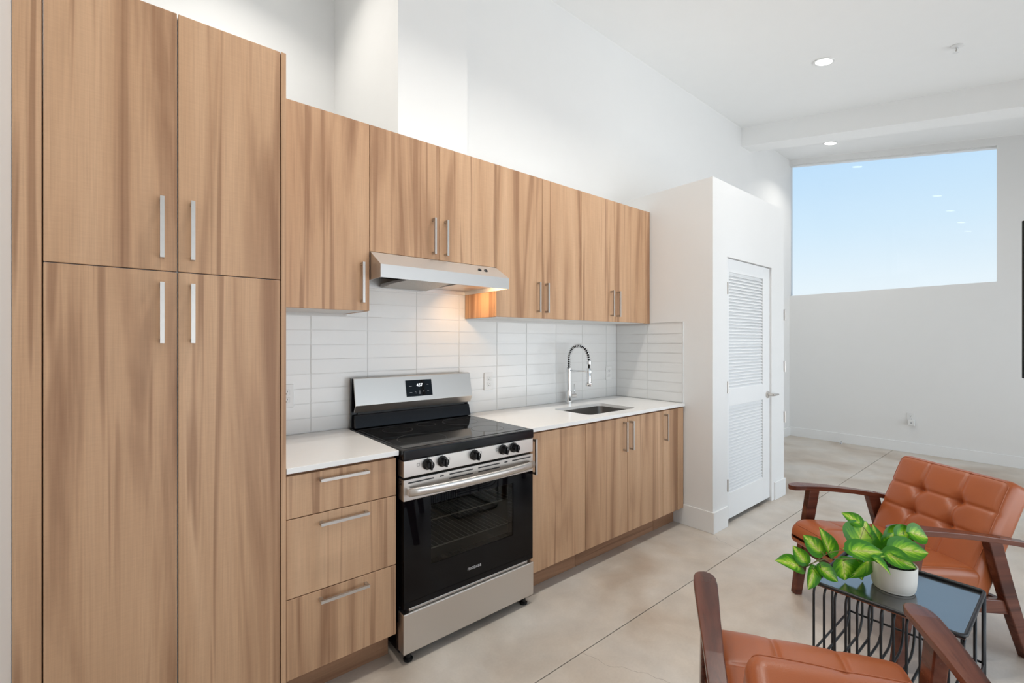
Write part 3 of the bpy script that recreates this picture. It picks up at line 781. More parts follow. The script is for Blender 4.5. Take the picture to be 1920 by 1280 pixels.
# storage drawer and feet
sdw = rb('storage_drawer', (RX0 - 0.001, -0.615, 0.047), (RX1 + 0.003, RYF - 0.002, 0.218), STEEL, 0.003)
rb('drawer_lip', (RX0 + 0.03, -0.62, 0.2185), (RX1 - 0.03, RYF + 0.008, 0.234), NICKEL, 0.004)
for x in (RX0 + 0.035, RX1 - 0.04):
    for y in (RYF + 0.03, -0.10): lathe('foot', [(0, 0), (0.02, 0), (0.021, 0.008), (0.012, 0.014), (0.010, 0.05), (0, 0.05)], BLACKP, rg, R((x, y, 0.0003)), seg=16)
# backguard: profile in (y, z)
bg = [(-0.028, 0.900), (-0.028, 1.184), (-0.058, 1.187), (-0.066, 1.182), (-0.092, 1.052), (-0.066, 1.006), (-0.050, 1.004), (-0.050, 0.900)]
prism('backguard', [(y + 0.33, z) for y, z in bg[:2] + [(-0.055, 1.184), (-0.05, 1.0), (-0.05, 0.9)]], 0, RX0 - rc + 0.0, RX1 - rc, BLACKE, rg)
prism('backguard_panel', [(y + 0.33, z) for y, z in ((-0.052, 1.1865), (-0.0665, 1.1825), (-0.096, 1.043), (-0.074, 1.004), (-0.068, 1.004), (-0.088, 1.043), (-0.06, 1.176))], 0, RX0 - rc + 0.006, RX1 - rc + 0.004, STEEL, rg, 0.0008)
prism('backguard_skirt', [(y + 0.33, z) for y, z in ((-0.05, 0.992), (-0.070, 0.990), (-0.092, 0.922), (-0.05, 0.919))], 0, RX0 - rc + 0.008, RX1 - rc - 0.004, BLACKE, rg, 0.003)
boxes('shadow_gap', [(R((RX0 + 0.03, -0.045, 0.99)), R((RX1 - 0.03, -0.058, 1.01)))], SLOT, rg)
# display in the tilted panel
tilt = math.atan2(0.0295, 0.1395)
ds = empty('display', R((1.150, -0.0815 - 0.0012, 1.113))); ds.parent = rg; ds.rotation_euler = (math.radians(90) - tilt, 0, 0)
box('display_glass', (-0.0825, -0.047, -0.004), (0.0825, 0.047, 0.0012), BGLASS, ds, 0.0005)
dg = text_mesh('457', 0.026, 0.0002); put('clock_digits', dg, DIGIT, ds, (0.003, 0.016, 0.0016))
mk = []
for x, y, w in ((-0.055, 0.012, 0.016), (-0.055, -0.024, 0.016), (0.055, 0.018, 0.010), (0.055, -0.018, 0.010), (-0.026, -0.020, 0.008), (-0.024, -0.028, 0.005), (0.000, -0.018, 0.010), (0.000, -0.025, 0.010), (0.000, -0.032, 0.010), (0.026, -0.020, 0.010)):
    mk.append(((x - w / 2, y - 0.0015, 0.0012), (x + w / 2, y + 0.0015, 0.0016)))
boxes('key_marks', mk, PRINTG, ds)['kind'] = 'stuff'

# ================================================================== range hood
HX0, HX1 = 0.7585, 1.5175
hc = (HX0 + HX1) / 2
hr = empty('range_hood', (hc, -0.22, 1.68)); tag(hr, 'stainless steel under-cabinet range hood above the range, lamp lit', 'range hood')
YHF = -0.452
prof = [(-0.003, 1.8118), (-0.333, 1.8118), (YHF, 1.738), (YHF, 1.677)]
def hood_shell():
    # outer skin plus inner skin, open below
    t = 0.004; outer = [(-0.003, 1.677)] + prof
    inner = [(-0.003 - t, 1.677), (-0.003 - t, 1.8118 - t), (-0.331, 1.8118 - t), (YHF + t, 1.738 - t * 0.6), (YHF + t, 1.677)]
    bm = bmesh.new(); V = {}
    for key, pts, xa, xb in (('o', outer, HX0, HX1), ('i', inner, HX0 + t, HX1 - t)):
        for s, x in ((0, xa), (1, xb)): V[key, s] = [bm.verts.new((x - hc, y + 0.22, z - 1.68)) for y, z in pts]
    for key in 'oi':
        for k in range(4): bm.faces.new((V[key, 0][k], V[key, 0][k + 1], V[key, 1][k + 1], V[key, 1][k]))
        for s in (0, 1): bm.faces.new(V[key, s])
    for s in (0, 1):
        bm.faces.new((V['o', s][0], V['i', s][0], V['i', s][4], V['o', s][4]))
    bm.faces.new((V['o', 0][0], V['o', 1][0], V['i', 1][0], V['i', 0][0])); bm.faces.new((V['o', 0][4], V['o', 1][4], V['i', 1][4], V['i', 0][4]))
    return bm_mesh(bm)
put('shell', hood_shell(), HSTEEL, hr)
H = lambda x, y, z: (x - hc, y + 0.22, z - 1.68)
box('inner_tray', H(HX0 + 0.006, -0.010, 1.735), H(HX1 - 0.006, YHF + 0.012, 1.740), BLACKE, hr)
box('lamp_housing', H(HX1 - 0.33, -0.02, 1.700), H(HX1 - 0.008, YHF + 0.02, 1.7345), STEEL, hr, 0.003)
fo = box('grease_filter', H(0.945, -0.030, 1.690), H(1.225, YHF + 0.075, 1.699), FILTER, hr, 0.002); fo.rotation_euler = (math.radians(-3), 0, 0)
for a_, b_ in ((0.94, 0.945), (1.225, 1.230)): box('filter_frame', H(a_, -0.025, 1.688), H(b_, YHF + 0.07, 1.701), NICKEL, hr)
box('lamp_lens', H(0.98, YHF + 0.028, 1.690), H(1.20, YHF + 0.058, 1.700), HOODL, hr, 0.003)
for x in (1.355, 1.397):
    o = lathe('switch', [(0, 0), (0.011, 0), (0.011, 0.003), (0.006, 0.006), (0, 0.006)], BLACKP, hr, H(x, -0.395, 1.7745 + 0.0005), (math.radians(90 - 58.1), 0, 0), 20)
    o.rotation_euler = (math.atan2(0.119, 0.0738), 0, 0)
hl = bpy.data.lights.new('hood_bulb', 'AREA'); hl.shape = 'RECTANGLE'; hl.size = 0.10; hl.size_y = 0.05; hl.energy = 1.3; hl.color = (1, 0.62, 0.32)
ho_ = bpy.data.objects.new('hood_bulb', hl); COL.objects.link(ho_); ho_.parent = hr; ho_.location = H(1.36, -0.23, 1.690)
ho_.rotation_euler = (0, math.radians(-32), 0)

# ================================================================== outlets and small fittings
def outlet(x, z, label, root_rot=0, loc=None):
    o = empty('wall_outlet', loc or (x, -0.0016, z), root_rot); tag(o, label, 'outlet', 'white duplex wall outlets')
    box('cover_plate', (-0.036, -0.006, -0.058), (0.036, 0, 0.058), WHITEP, o, 0.002)
    for s in (-1, 1):
        rcp = box('receptacle', (-0.017, -0.008, s * 0.0195 - 0.0145), (0.017, -0.005, s * 0.0195 + 0.0145), WHITEP, o, 0.003)
        boxes('slot', [((-0.0075, -0.0021, -0.001), (-0.0055, -0.0013, 0.008)), ((0.0055, -0.0021, 0.0), (0.0075, -0.0013, 0.008)), ((-0.0022, -0.0021, -0.010), (0.0022, -0.0013, -0.005))], SLOT, rcp)
    return o
outlet(1.7045, 1.114, 'white duplex outlet on the backsplash right of the range')
outlet(2.970, 1.114, 'white duplex outlet on the backsplash in the sink corner')
outlet(0.461, 1.110, 'white duplex outlet on the backsplash half hidden by the pantry')
outlet(0, 0, 'white wall outlet low on the end wall under the window', math.radians(-90), (XF - 0.0005, -1.258, 0.435))
ad = empty('plug_in_adapter', (XF - 0.0085, -1.268, 0.375), math.radians(-90)); tag(ad, 'small white plug-in adapter in the end wall outlet', 'adapter')
box('case', (-0.032, -0.035, -0.036), (0.032, 0, 0.036), WHITEP, ad, 0.006, 3)
box('button', (-0.007, -0.037, -0.007), (0.007, -0.034, 0.007), PRINTG, ad, 0.001)
st = empty('door_stop', (7.19, -0.562, 0.0)); tag(st, 'small chrome door stop on the floor by the end wall', 'door stop')
lathe('base', [(0, 0.0003), (0.022, 0.0003), (0.022, 0.006), (0.012, 0.010), (0, 0.010)], CHROME, st, seg=20)
tube('post', [(0, 0, 0.008), (0, 0, 0.03), (-0.01, 0, 0.042), (-0.022, 0, 0.045)], 0.009, CHROME, st, 12)

TILT = math.atan(SL)
def downlight(x, y, label, power):
    d = empty('recessed_downlight', (x, y, zc(y) - 0.001)); d.rotation_euler = (TILT, 0, 0)
    tag(d, label, 'ceiling light', 'recessed ceiling downlights')
    lathe('trim_ring', [(0.062, -0.001), (0.078, -0.001), (0.080, -0.004), (0.078, -0.007), (0.064, -0.007), (0.062, -0.001)], WHITEP, d, seg=40)
    lathe('lens', [(0, -0.003), (0.062, -0.003), (0.062, -0.0015), (0, -0.0015)], LENS, d, seg=32)
    l = bpy.data.lights.new('downlight_lamp', 'AREA'); l.shape = 'DISK'; l.size = 0.12; l.energy = power; l.color = (1.0, 0.95, 0.88); l.spread = math.radians(130)
    lo = bpy.data.objects.new('downlight_lamp', l); COL.objects.link(lo); lo.parent = d; lo.location = (0, 0, -0.009); lo.rotation_euler = (-TILT, 0, 0)
    return d
downlight(0.70, -1.15, 'round white downlight in the ceiling above the pantry', LAMP_POWER)
downlight(0.30, 0.35, 'added unseen fill downlight in the ceiling recess behind the pantry top', LAMP_POWER * 1.0)  # extra lamp out of view, added to brighten the recess wall
downlight(1.85, -1.15, 'round white downlight in the ceiling above the range', LAMP_POWER)
downlight(3.15, -1.14, 'round white downlight in the ceiling above the sink', LAMP_POWER * 0.62)
downlight(4.512, -1.127, 'round lit downlight in the sloped ceiling above the closet door', LAMP_POWER * 0.3)
downlight(6.752, -0.561, 'round lit downlight between the beam and the window', LAMP_POWER * 0.65)

sp = empty('fire_sprinkler', (4.80, -1.929, zc(-1.929) - 0.001)); sp.rotation_euler = (TILT, 0, 0); tag(sp, 'small white fire sprinkler head on the sloped ceiling', 'sprinkler')
lathe('escutcheon', [(0, 0), (0.040, 0), (0.040, -0.003), (0.030, -0.008), (0.012, -0.010), (0, -0.010)], WHITEP, sp)
lathe('stem', [(0.010, -0.008), (0.010, -0.022), (0.006, -0.026), (0.0, -0.026)], CHROME, sp, seg=16)
boxes('yoke', [((-0.014, -0.002, -0.046), (-0.010, 0.002, -0.018)), ((0.010, -0.002, -0.046), (0.014, 0.002, -0.018))], NICKEL, sp)
lathe('deflector', [(0, -0.046), (0.018, -0.046), (0.019, -0.048), (0, -0.0485)], WHITEP, sp, seg=20)

# television on a floor stand at the right edge of the picture
tv = empty('television', (3.42, -3.035, 0)); tag(tv, 'black flat-screen television at the right edge of the picture', 'television')
box('cabinet', (0.004, -0.725, 1.19), (0.045, 0.725, 2.005), BLACKP, tv, 0.004)
box('screen', (0.0, -0.718, 1.203), (0.006, 0.718, 1.998), SCREEN, tv, 0.001)
box('stand_column', (0.046, -0.05, 0.03), (0.10, 0.05, 1.75), BLACKM, tv, 0.004)
box('stand_base', (-0.22, -0.38, 0.0005), (0.30, 0.38, 0.03), BLACKM, tv, 0.008)

# ================================================================== armchairs
def cushion(name, w, h, t, rad, sx, sy, dim, mat, parent, loc, rot, puff=0.012, seam=0.010, nx=90, ny=90, nt=6, front_drop=None, dimd=0.022):
    """padded block: x in +-w/2, y in +-h/2, z in +-t/2; +z face is quilted. sx, sy: seam positions (-1..1); dim: button positions"""
    bm = bmesh.new(); grid = {}
    def shape(x, y, z):
        # round the block
        hx, hy, hz = w / 2 - rad, h / 2 - rad, t / 2 - rad
        q = Vector((max(-hx, min(hx, x)), max(-hy, min(hy, y)), max(-hz, min(hz, z))))
        d = Vector((x, y, z)) - q
        if d.length > 1e-9: d = d.normalized() * rad if max(abs(x) / (w / 2), abs(y) / (h / 2), abs(z) / (t / 2)) > 0.999 else d
        p = q + d
        u, v = p.x / (w / 2), p.y / (h / 2)
        if z > 0:
            f = max(0, min(1, z / (t / 2)))
            dz = puff * (1 - u ** 4) * (1 - v ** 4)
            ev = 1 - 0.75 * max(abs(u), abs(v)) ** 8
            for s in sx: dz -= ev * seam * math.exp(-((u - s) * w / 2 / 0.0075) ** 2)
            for s in sy: dz -= ev * seam * math.exp(-((v - s) * h / 2 / 0.0075) ** 2)
            for a, b in dim:
                r2 = ((u - a) * w / 2) ** 2 + ((v - b) * h / 2) ** 2
                dz -= dimd * math.exp(-r2 / 0.030 ** 2) + dimd * 0.5 * math.exp(-r2 / 0.010 ** 2)
            # each quilted cell swells a little
            cxs = sorted([-1] + list(sx) + [1]); cys = sorted([-1] + list(sy) + [1])
            for i in range(len(cxs) - 1):
                if cxs[i] <= u <= cxs[i + 1]: fu = (u - cxs[i]) / (cxs[i + 1] - cxs[i])
            for i in range(len(cys) - 1):
                if cys[i] <= v <= cys[i + 1]: fv = (v - cys[i]) / (cys[i + 1] - cys[i])
            try: dz += 0.005 * (4 * fu * (1 - fu)) ** 0.6 * (4 * fv * (1 - fv)) ** 0.6
            except Exception: pass
            p.z += dz * f
        if front_drop: p.z += front_drop(p.x, p.y, p.z)
        return p
    def ax(n, half, r):
        # denser near the rounded ends
        o = [-half + r * k for k in (0, .12, .3, .55, .8)]
        m = n - 10
        o += [-half + r + (2 * half - 2 * r) * i / m for i in range(m + 1)]
        o += [half - r * k for k in (.8, .55, .3, .12, 0)]
        return o
    X = ax(nx, w / 2, rad); Y = ax(ny, h / 2, rad); Z = ax(nt + 10, t / 2, rad)
    def face(A, B, f):
        g = [[None] * len(B) for _ in A]
        for i, a in enumerate(A):
            for j, b in enumerate(B):
                k = tuple(round(c, 6) for c in f(a, b))
                if k not in grid: grid[k] = bm.verts.new(shape(*f(a, b)))
                g[i][j] = grid[k]
        for i in range(len(A) - 1):
            for j in range(len(B) - 1): bm.faces.new((g[i][j], g[i + 1][j], g[i + 1][j + 1], g[i][j + 1]))
    for s in (-1, 1):
        face(X, Y, lambda a, b: (a, b, s * t / 2)); face(X, Z, lambda a, b: (a, s * h / 2, b)); face(Y, Z, lambda a, b: (s * w / 2, a, b))
    o = put(name, bm_mesh(bm), mat, parent, loc, rot, smooth=True)
    return o, shape

def plank(name, pts, wS, hN, mat, parent, sc, taper=None):
    """bar with rectangular section through local (F, Z) points at side position sc"""
    bm = bmesh.new(); rings = []; n = len(pts)
    for i, (F, Z) in enumerate(pts):
        a = pts[max(i - 1, 0)]; b = pts[min(i + 1, n - 1)]
        t = Vector((b[0] - a[0], 0, b[1] - a[1])).normalized(); nrm = Vector((-t.z, 0, t.x))
        w_ = wS[i] if isinstance(wS, (list, tuple)) else wS; h_ = hN[i] if isinstance(hN, (list, tuple)) else hN
        c = Vector((F, sc, Z))
        rings.append([bm.verts.new(c + Vector((0, s1 * w_ / 2, 0)) + nrm * (s2 * h_ / 2)) for s1, s2 in ((-1, -1), (1, -1), (1, 1), (-1, 1))])
    for A, B in zip(rings, rings[1:]):
        for k in range(4): bm.faces.new((A[k], A[(k + 1) % 4], B[(k + 1) % 4], B[k]))
    bm.faces.new(rings[0]); bm.faces.new(rings[-1][::-1]); bmesh.ops.recalc_face_normals(bm, faces=bm.faces)
    bmesh.ops.bevel(bm, geom=bm.edges[:], offset=0.004, segments=2, profile=0.5, affect='EDGES', clamp_overlap=True)
    return put(name, bm_mesh(bm), mat, parent)

def armchair():
    """local frame: +x is forward, +y the sitter's left, floor at z = 0"""
    c = empty('armchair')
    HWA = 0.288
    for s in (1, -1):
        # paddle arm: outline in plan, swelling to a rounded tip, sloping down to the back
        out = []
        prof = [(-0.345, 0.021), (-0.20, 0.022), (-0.05, 0.025), (0.08, 0.030), (0.18, 0.0345), (0.25, 0.0365), (0.285, 0.034), (0.305, 0.028), (0.318, 0.018), (0.323, 0.007)]
        bm = bmesh.new(); rows = []
        for F, hw in prof:
            k = (F + 0.345) / 0.668; z = 0.506 + 0.098 * k - 0.018 * (max(0, (F - 0.2)) / 0.12) ** 2 * 0.5 + 0.012 * math.sin(math.pi * k)
            cy_ = s * (HWA + 0.004 * math.sin(math.pi * k))
            rows.append([bm.verts.new((F, cy_ - hw, z)), bm.verts.new((F, cy_ + hw, z)), bm.verts.new((F, cy_ + hw * 0.97, z - 0.024)), bm.verts.new((F, cy_ - hw * 0.97, z - 0.024))])
        for A, B in zip(rows, rows[1:]):
            for k in range(4): bm.faces.new((A[k], A[(k + 1) % 4], B[(k + 1) % 4], B[k]))
        bm.faces.new(rows[0]); bm.faces.new(rows[-1][::-1]); bmesh.ops.recalc_face_normals(bm, faces=bm.faces)
        es = [e for e in bm.edges if abs(e.verts[0].co.x - e.verts[1].co.x) > 1e-5 or e.verts[0].co.x < -0.34]
        bmesh.ops.bevel(bm, geom=es, offset=0.004, segments=2, profile=0.5, affect='EDGES', clamp_overlap=True)
        o = put('armrest', bm_mesh(bm), DWOOD, c)
        plank('front_leg', [(0.185, 0.570), (0.235, 0.29), (0.283, 0.0)], 0.036, [0.058, 0.054, 0.040], DWOOD, c, s * HWA)
        plank('rear_leg', [(-0.170, 0.530), (-0.245, 0.29), (-0.350, 0.0)], 0.036, [0.062, 0.060, 0.044], DWOOD, c, s * HWA)
        plank('side_rail', [(0.215, 0.285), (-0.26, 0.225)], 0.028, 0.060, DWOOD, c, s * (HWA - 0.006))
    for F, z, nm in ((0.245, 0.262, 'front_rail'), (-0.235, 0.225, 'rear_rail')):
        o = box(nm, (F - 0.012, -HWA + 0.016, z - 0.03), (F + 0.012, HWA - 0.016, z + 0.03), DWOOD, c, 0.003)
    def drop(x, y, z):   # waterfall front edge of the seat: y is forward in cushion space
        return -0.16 * max(0, (y - 0.17)) ** 2 / 0.04 * (1 if z > 0 else 0.35)
    seat, sh = cushion('seat', 0.526, 0.52, 0.115, 0.034, (-0.34, 0.34), (0.25,), [], LEATHER, c, (0.087, 0, 0.343), None, puff=0.010, seam=0.005, front_drop=drop)
    seat.rotation_euler = Euler((math.radians(6.0), 0, math.radians(-90)), 'XYZ')
    back, sb = cushion('backrest', 0.526, 0.545, 0.115, 0.036, (-0.34, 0.34), (-0.05, 0.40), [(-0.34, -0.05), (0.34, -0.05), (-0.34, 0.40), (0.34, 0.40)], LEATHER, c, (-0.262, 0, 0.492), None, puff=0.014, seam=0.006)
    back.rotation_euler = Euler((math.radians(64.0), 0, math.radians(90)), 'XYZ')
    for (a, b) in [(-0.34, -0.05), (0.34, -0.05), (-0.34, 0.40), (0.34, 0.40)]:
        q = sb(a * 0.263, b * 0.2725, 0.0575)
        lathe('button', [(0, 0.004), (0.006, 0.003), (0.009, 0.0), (0.009, -0.004), (0, -0.004)], SEAM, back, (q.x, q.y, q.z + 0.001), seg=14)
    # piped edge seams of both cushions
    def piping(o, shp, w, h, t, z):
        pts = []
        hx, hy, r = w / 2 - 0.012, h / 2 - 0.012, 0.03
        for x, y in rrect(-hx, -hy, hx, hy, r, 5):
            pts.append((x, y))
        P = []
        for i in range(len(pts)):
            a, b = pts[i], pts[(i + 1) % len(pts)]
            m = max(1, int(math.hypot(b[0] - a[0], b[1] - a[1]) / 0.02))
            for k in range(m):
                x = a[0] + (b[0] - a[0]) * k / m; y = a[1] + (b[1] - a[1]) * k / m
                q = shp(x, y, t / 2); P.append((q.x, q.y, q.z + 0.0006))
        return tube('piping', P, 0.0018, LEATHER, o, 5, closed=True)
    piping(back, sb, 0.526, 0.545, 0.115, 0)
    piping(seat, sh, 0.526, 0.52, 0.115, 0)
    return c
ch = armchair()
ch.location = (2.767, -1.91, 0); ch.rotation_euler = (0, 0, 2.562)
tag(ch, 'tufted tan leather armchair facing the table, beyond the potted plant', 'armchair', 'tan leather armchairs with dark wood frames')
c2 = copy_tree(ch)
c2.location = (1.273, -2.075, 0); c2.rotation_euler = (0, 0, 0.554)
tag(c2, 'tan leather armchair in the bottom right foreground seen from behind', 'armchair', 'tan leather armchairs with dark wood frames')

# ================================================================== wire side table
TC = Vector((2.001, -2.063, 0)); TROT = math.radians(-1.6)
tb = empty('side_table', TC, TROT); tag(tb, 'square black wire side table with tray top between the armchairs', 'table')
TW, TZ = 0.199, 0.498
tray = boxes('tray', [((-TW, -TW, TZ - 0.004), (TW, TW, TZ))], TRAYM, tb)
tube('tray_lip', [(x, y, TZ + 0.006) for x, y in rrect(-TW, -TW, TW, TW, 0.018, 5)], 0.0058, BLACKM, tb, 8, closed=True)
WR = 0.0042
nw = 13
def shoulder(sgn, y, r=0.034):
    P = [(sgn * (TW - 0.06), y, TZ - 0.0065), (sgn * (TW - r), y, TZ - 0.0065)]
    for k in range(1, 7):
        a = math.radians(90 * k / 6); P.append((sgn * (TW - r + r * math.sin(a)), y, TZ - 0.0065 - r + r * math.cos(a)))
    return P
for i in range(nw):
    y = TW - 0.004 - (2 * TW - 0.008) * i / (nw - 1)
    # near side: out from under the tray, over a rounded shoulder, straight down to the floor frame
    tube('wire', shoulder(-1, y) + [(-TW, y, 0.25), (-TW, y, 0.008)], WR, BLACKM, tb, 6)
    # far side: down, then bending forward into the wire shelf
    P = [(TW - 0.004, y - 0.012 * (0 < i < nw - 1), TZ - 0.004), (TW - 0.004, y - 0.012 * (0 < i < nw - 1), 0.27)]
    for k in range(1, 7):
        a = math.radians(90 * k / 6); P.append((TW - 0.004 - 0.075 * (1 - math.cos(a)), y - 0.012 * (0 < i < nw - 1), 0.27 - 0.075 * math.sin(a)))
    P.append((-TW + 0.002, y - 0.012 * (0 < i < nw - 1), 0.195))
    tube('shelf_wire', P, WR, BLACKM, tb, 6)
for y in (-TW + 0.002, TW - 0.002):
    tube('leg', [(TW, y, TZ - 0.004), (TW, y, 0.006)], 0.0056, BLACKM, tb, 8)
    tube('leg', [(0.0, y, TZ - 0.004), (0.0, y, 0.006)], 0.0046, BLACKM, tb, 8)
    tube('side_bar', [(TW, y, 0.25), (-TW, y, 0.25)], 0.0040, BLACKM, tb, 6)
tube('back_rail', [(TW + 0.002, -TW, 0.25), (TW + 0.002, TW, 0.25)], 0.0042, BLACKM, tb, 6)
tube('floor_frame', [(x, y, 0.0062) for x, y in rrect(-TW, -TW, TW, TW, 0.012, 4)], 0.0058, BLACKM, tb, 8, closed=True)

# ================================================================== potted plant
PC = Vector((1.991, -2.055, TZ + 0.0006))
pl = empty('potted_plant', PC); tag(pl, 'trailing variegated green plant in a white ribbed pot on the wire table', 'plant')
def pot_mesh():
    bm = bmesh.new(); seg = 96; prof = [(0, 0.0), (0.0560, 0.0), (0.0575, 0.0015), (0.0575, 0.0065), (0.0600, 0.008), (0.0618, 0.014), (0.0645, 0.040), (0.0662, 0.090), (0.0654, 0.0925), (0.0628, 0.091), (0.062, 0.070), (0, 0.070)]
    rings = []
    for r, z in prof:
        if r == 0: rings.append([bm.verts.new((0, 0, z))]); continue
        rings.append([])
        for k in range(seg):
            rr = r + (0.0007 if k % 2 and 0.012 < z < 0.0905 and r > 0.0615 and z != 0.070 else 0)
            a = 2 * math.pi * k / seg; rings[-1].append(bm.verts.new((rr * math.cos(a), rr * math.sin(a), z)))
    for A, B in zip(rings, rings[1:]):
        for k in range(seg):
            q = []
            for v in (A[k % len(A)], A[(k + 1) % seg % len(A)], B[(k + 1) % seg % len(B)], B[k % len(B)]):
                if v not in q: q.append(v)
            if len(q) > 2: bm.faces.new(q)
    return bm_mesh(bm)
po = put('pot', pot_mesh(), POTM, pl, smooth=True); po.data.set_sharp_from_angle(angle=math.radians(35))
def soil_mesh():
    bm = bmesh.new(); rs = random.Random(5)
    bmesh.ops.create_circle(bm, cap_ends=True, radius=0.0622, segments=32, matrix=Matrix.Translation((0, 0, 0.076)))
    for _ in range(240):
        a = rs.uniform(0, 6.283); r = 0.058 * math.sqrt(rs.random()); s = rs.uniform(0.0022, 0.0042)
        bmesh.ops.create_icosphere(bm, subdivisions=1, radius=s, matrix=Matrix.Translation((r * math.cos(a), r * math.sin(a), 0.0765 + rs.uniform(0, 0.004))) @ Matrix.Scale(0.8, 4, (0, 0, 1)))
    return bm_mesh(bm)
so = put('soil', soil_mesh(), SOILM, pl); so['kind'] = 'stuff'; so['label'] = 'dark gravelly soil in the pot'

def leaf_mesh(L, Wd, fold, curl, seed):
    """heart-shaped blade from base (0,0,0) along +y; x across; z up"""
    rs = random.Random(seed); bm = bmesh.new(); lay_ = bm.verts.layers.float_vector.new('leafuv')
    nu, nv = 18, 5; rows = []
    for i in range(nu + 1):
        t = i / nu
        wv = t ** 0.5 * (1 - t) ** 1.05 / 0.380 if 0 < t < 1 else 0.0
        wv = max(wv, 0.0) * Wd / 2 * 1.22
        row = []
        for j in range(-nv, nv + 1):
            u = j / nv
            y = L * t - (1 - t) ** 3 * abs(u) ** 1.5 * L * 0.26 if t < 1 else L
            x = u * wv
            z = abs(u) ** 1.3 * wv * fold - curl * L * t * t + 0.012 * L * math.sin(6 * t + seed + 2 * u) * abs(u)
            v = bm.verts.new((x, y, z)); v[lay_] = (u, t, 0); row.append(v)
        rows.append(row)
    for A, B in zip(rows, rows[1:]):
        for k in range(2 * nv): bm.faces.new((A[k], A[k + 1], B[k + 1], B[k]))
    bmesh.ops.remove_doubles(bm, verts=bm.verts, dist=1e-6)
    me = bpy.data.meshes.new('m'); bm.to_mesh(me); bm.free(); return me

def place_leaf(base, tip, width, normal, fold=0.35, curl=0.12, seed=0):
    base, tip = Vector(base), Vector(tip); y = (tip - base); L = y.length; y.normalize()
    n = Vector(normal); n = (n - y * n.dot(y)).normalized(); x = y.cross(n)
    o = put('leaf', leaf_mesh(L, width, fold, curl, seed), LEAF, pl, smooth=True)
    n2 = (n + y * curl).normalized() 
    o.matrix_local = Matrix.Translation(base) @ Matrix((x, y, n)).transposed().to_4x4() @ Matrix.Rotation(math.atan(curl), 4, 'X')
    return o
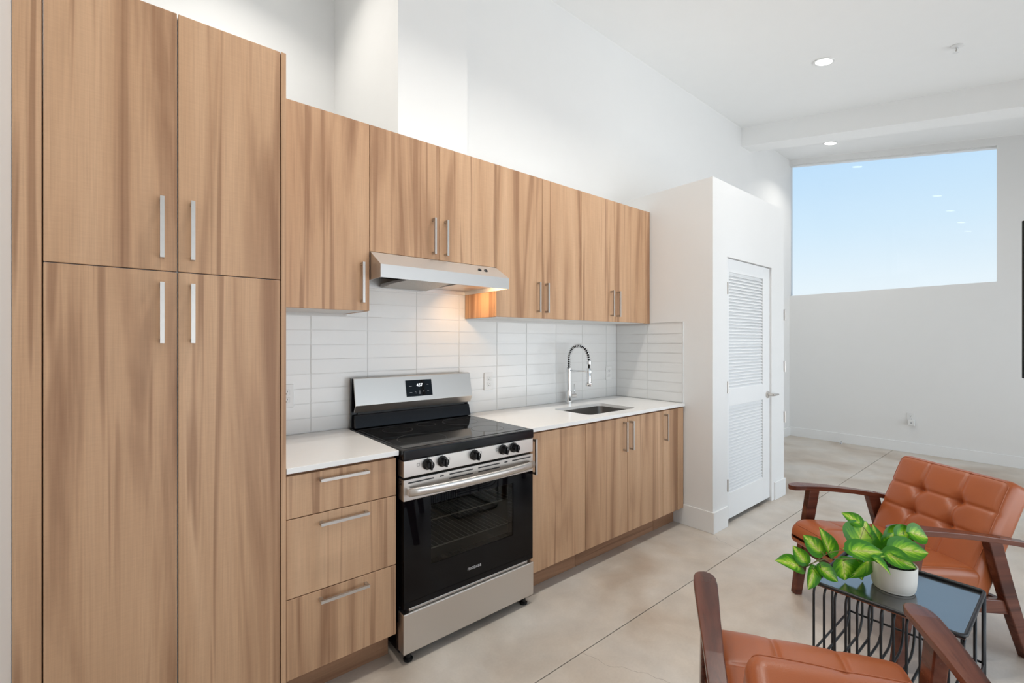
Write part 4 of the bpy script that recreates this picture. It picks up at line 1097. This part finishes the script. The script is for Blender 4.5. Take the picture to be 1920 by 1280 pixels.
#LEAVES#
LV = [
    ((-0.216, 0.232, 0.057), (-0.315, 0.274, 0.092), 0.057, (-0.492, -0.439, 0.752), 0.25, 0.12),
    ((-0.199, 0.218, 0.073), (-0.198, 0.256, 0.118), 0.044, (-0.748, -0.431, 0.505), 0.35, 0.1),
    ((-0.167, 0.178, 0.114), (-0.180, 0.228, 0.163), 0.056, (-0.700, -0.457, 0.549), 0.2, 0.08),
    ((-0.140, 0.156, 0.114), (-0.123, 0.194, 0.188), 0.059, (-0.280, -0.816, 0.505), 0.45, 0.1),
    ((-0.185, 0.193, 0.048), (-0.234, 0.195, -0.009), 0.046, (-0.485, -0.822, 0.298), 0.35, 0.06),
    ((-0.164, 0.176, 0.054), (-0.139, 0.130, 0.014), 0.048, (-0.560, -0.444, 0.699), 0.35, 0.15),
    ((-0.090, 0.128, 0.076), (-0.084, 0.123, 0.004), 0.085, (-0.596, -0.723, 0.349), 0.25, 0.1),
    ((-0.036, 0.110, 0.061), (-0.028, 0.083, 0.001), 0.056, (-0.416, -0.818, 0.398), 0.35, 0.1),
    ((-0.042, 0.063, 0.084), (-0.078, 0.118, 0.011), 0.043, (-0.059, -0.863, 0.503), 0.6, 0.1),
    ((-0.019, 0.095, 0.207), (-0.034, 0.147, 0.234), 0.041, (-0.643, -0.460, 0.612), 0.3, 0.1),
    ((-0.058, 0.089, 0.142), (0.014, 0.081, 0.210), 0.115, (-0.724, -0.642, 0.252), 0.12, 0.05),
    ((0.009, 0.047, 0.130), (0.044, 0.070, 0.197), 0.054, (-0.387, -0.870, 0.306), 0.35, 0.05),
    ((-0.160, 0.082, 0.150), (-0.071, 0.015, 0.142), 0.066, (-0.492, -0.439, 0.752), 0.25, 0.06),
    ((-0.121, 0.088, 0.128), (-0.127, 0.120, 0.137), 0.034, (-0.450, -0.546, 0.707), 0.3, 0.1),
    ((-0.126, 0.041, 0.128), (-0.082, 0.005, 0.136), 0.026, (-0.113, -0.295, 0.949), 0.3, 0.1),
    ((-0.131, 0.026, 0.132), (-0.121, -0.015, 0.091), 0.034, (-0.066, -0.794, 0.605), 0.5, 0.12),
    ((-0.032, -0.010, 0.152), (0.045, -0.087, 0.141), 0.071, (-0.401, -0.644, 0.652), 0.3, 0.1),
    ((-0.064, 0.003, 0.137), (-0.035, -0.066, 0.106), 0.057, (-0.643, -0.460, 0.612), 0.3, 0.12),
    ((-0.009, 0.009, 0.131), (0.056, -0.031, 0.169), 0.051, (-0.835, -0.224, 0.503), 0.5, 0.08),
    ((0.044, 0.018, 0.144), (0.110, 0.002, 0.199), 0.053, (-0.824, -0.441, 0.356), 0.4, 0.08),
    ((0.069, -0.003, 0.172), (0.139, -0.034, 0.181), 0.049, (-0.574, -0.534, 0.621), 0.3, 0.08),
    ((0.103, -0.031, 0.179), (0.165, -0.069, 0.155), 0.061, (-0.400, -0.726, 0.560), 0.3, 0.14),
    ((-0.005, 0.019, 0.144), (0.042, 0.007, 0.183), 0.041, (-0.834, -0.371, 0.408), 0.4, 0.08),
]

for i, (b_, t_, w_, n_, fo_, cu_) in enumerate(LV): place_leaf(b_, t_, w_, n_, fo_, cu_, i)
def smooth_path(P, n=24):
    P = [Vector(p) for p in P]; o = []
    for i in range(n + 1):
        s = (len(P) - 1) * i / n; k = min(int(s), len(P) - 2); t = s - k
        p0, p1, p2, p3 = P[max(k - 1, 0)], P[k], P[k + 1], P[min(k + 2, len(P) - 1)]
        o.append(0.5 * ((2 * p1) + (p2 - p0) * t + (2 * p0 - 5 * p1 + 4 * p2 - p3) * t * t + (3 * p1 - p0 - 3 * p2 + p3) * t ** 3))
    return o
TRAIL = [[[-0.005, 0.019, 0.086], [-0.062, 0.027, 0.147], [-0.083, 0.057, 0.129], [-0.124, 0.117, 0.128], [-0.159, 0.159, 0.11], [-0.185, 0.193, 0.073], [-0.195, 0.215, 0.054], [-0.216, 0.232, 0.057]],
         [[-0.008, 0.022, 0.082], [-0.069, 0.033, 0.127], [-0.082, 0.082, 0.099], [-0.11, 0.132, 0.088], [-0.153, 0.167, 0.086], [-0.18, 0.189, 0.076], [-0.198, 0.217, 0.054]]]
for P in TRAIL: tube('vine', smooth_path(P), 0.0017, STEMM, pl, 6)
allp = [Vector(q) for P in TRAIL for q in smooth_path(P, 40)]
for i, (b_, t_, w_, n_, fo_, cu_) in enumerate(LV):
    b = Vector(b_)
    if b.x < -0.10 and b.y > 0.05:
        q = min(allp, key=lambda p: (p - b).length + (0.03 if (p - b).length < 0.012 else 0)); s = q
        if (s - b).length < 0.004: continue
        P = [s, (s + b) / 2 + Vector((0, 0, 0.006)), b]
    else:
        s = Vector((b.x * 0.25, b.y * 0.25, 0.075)); P = [s, s.lerp(b, 0.5) + Vector((0, 0, 0.02)), b]
    tube('petiole', smooth_path(P, 8), 0.0014, STEMM, pl, 6)
#LEAVES#END
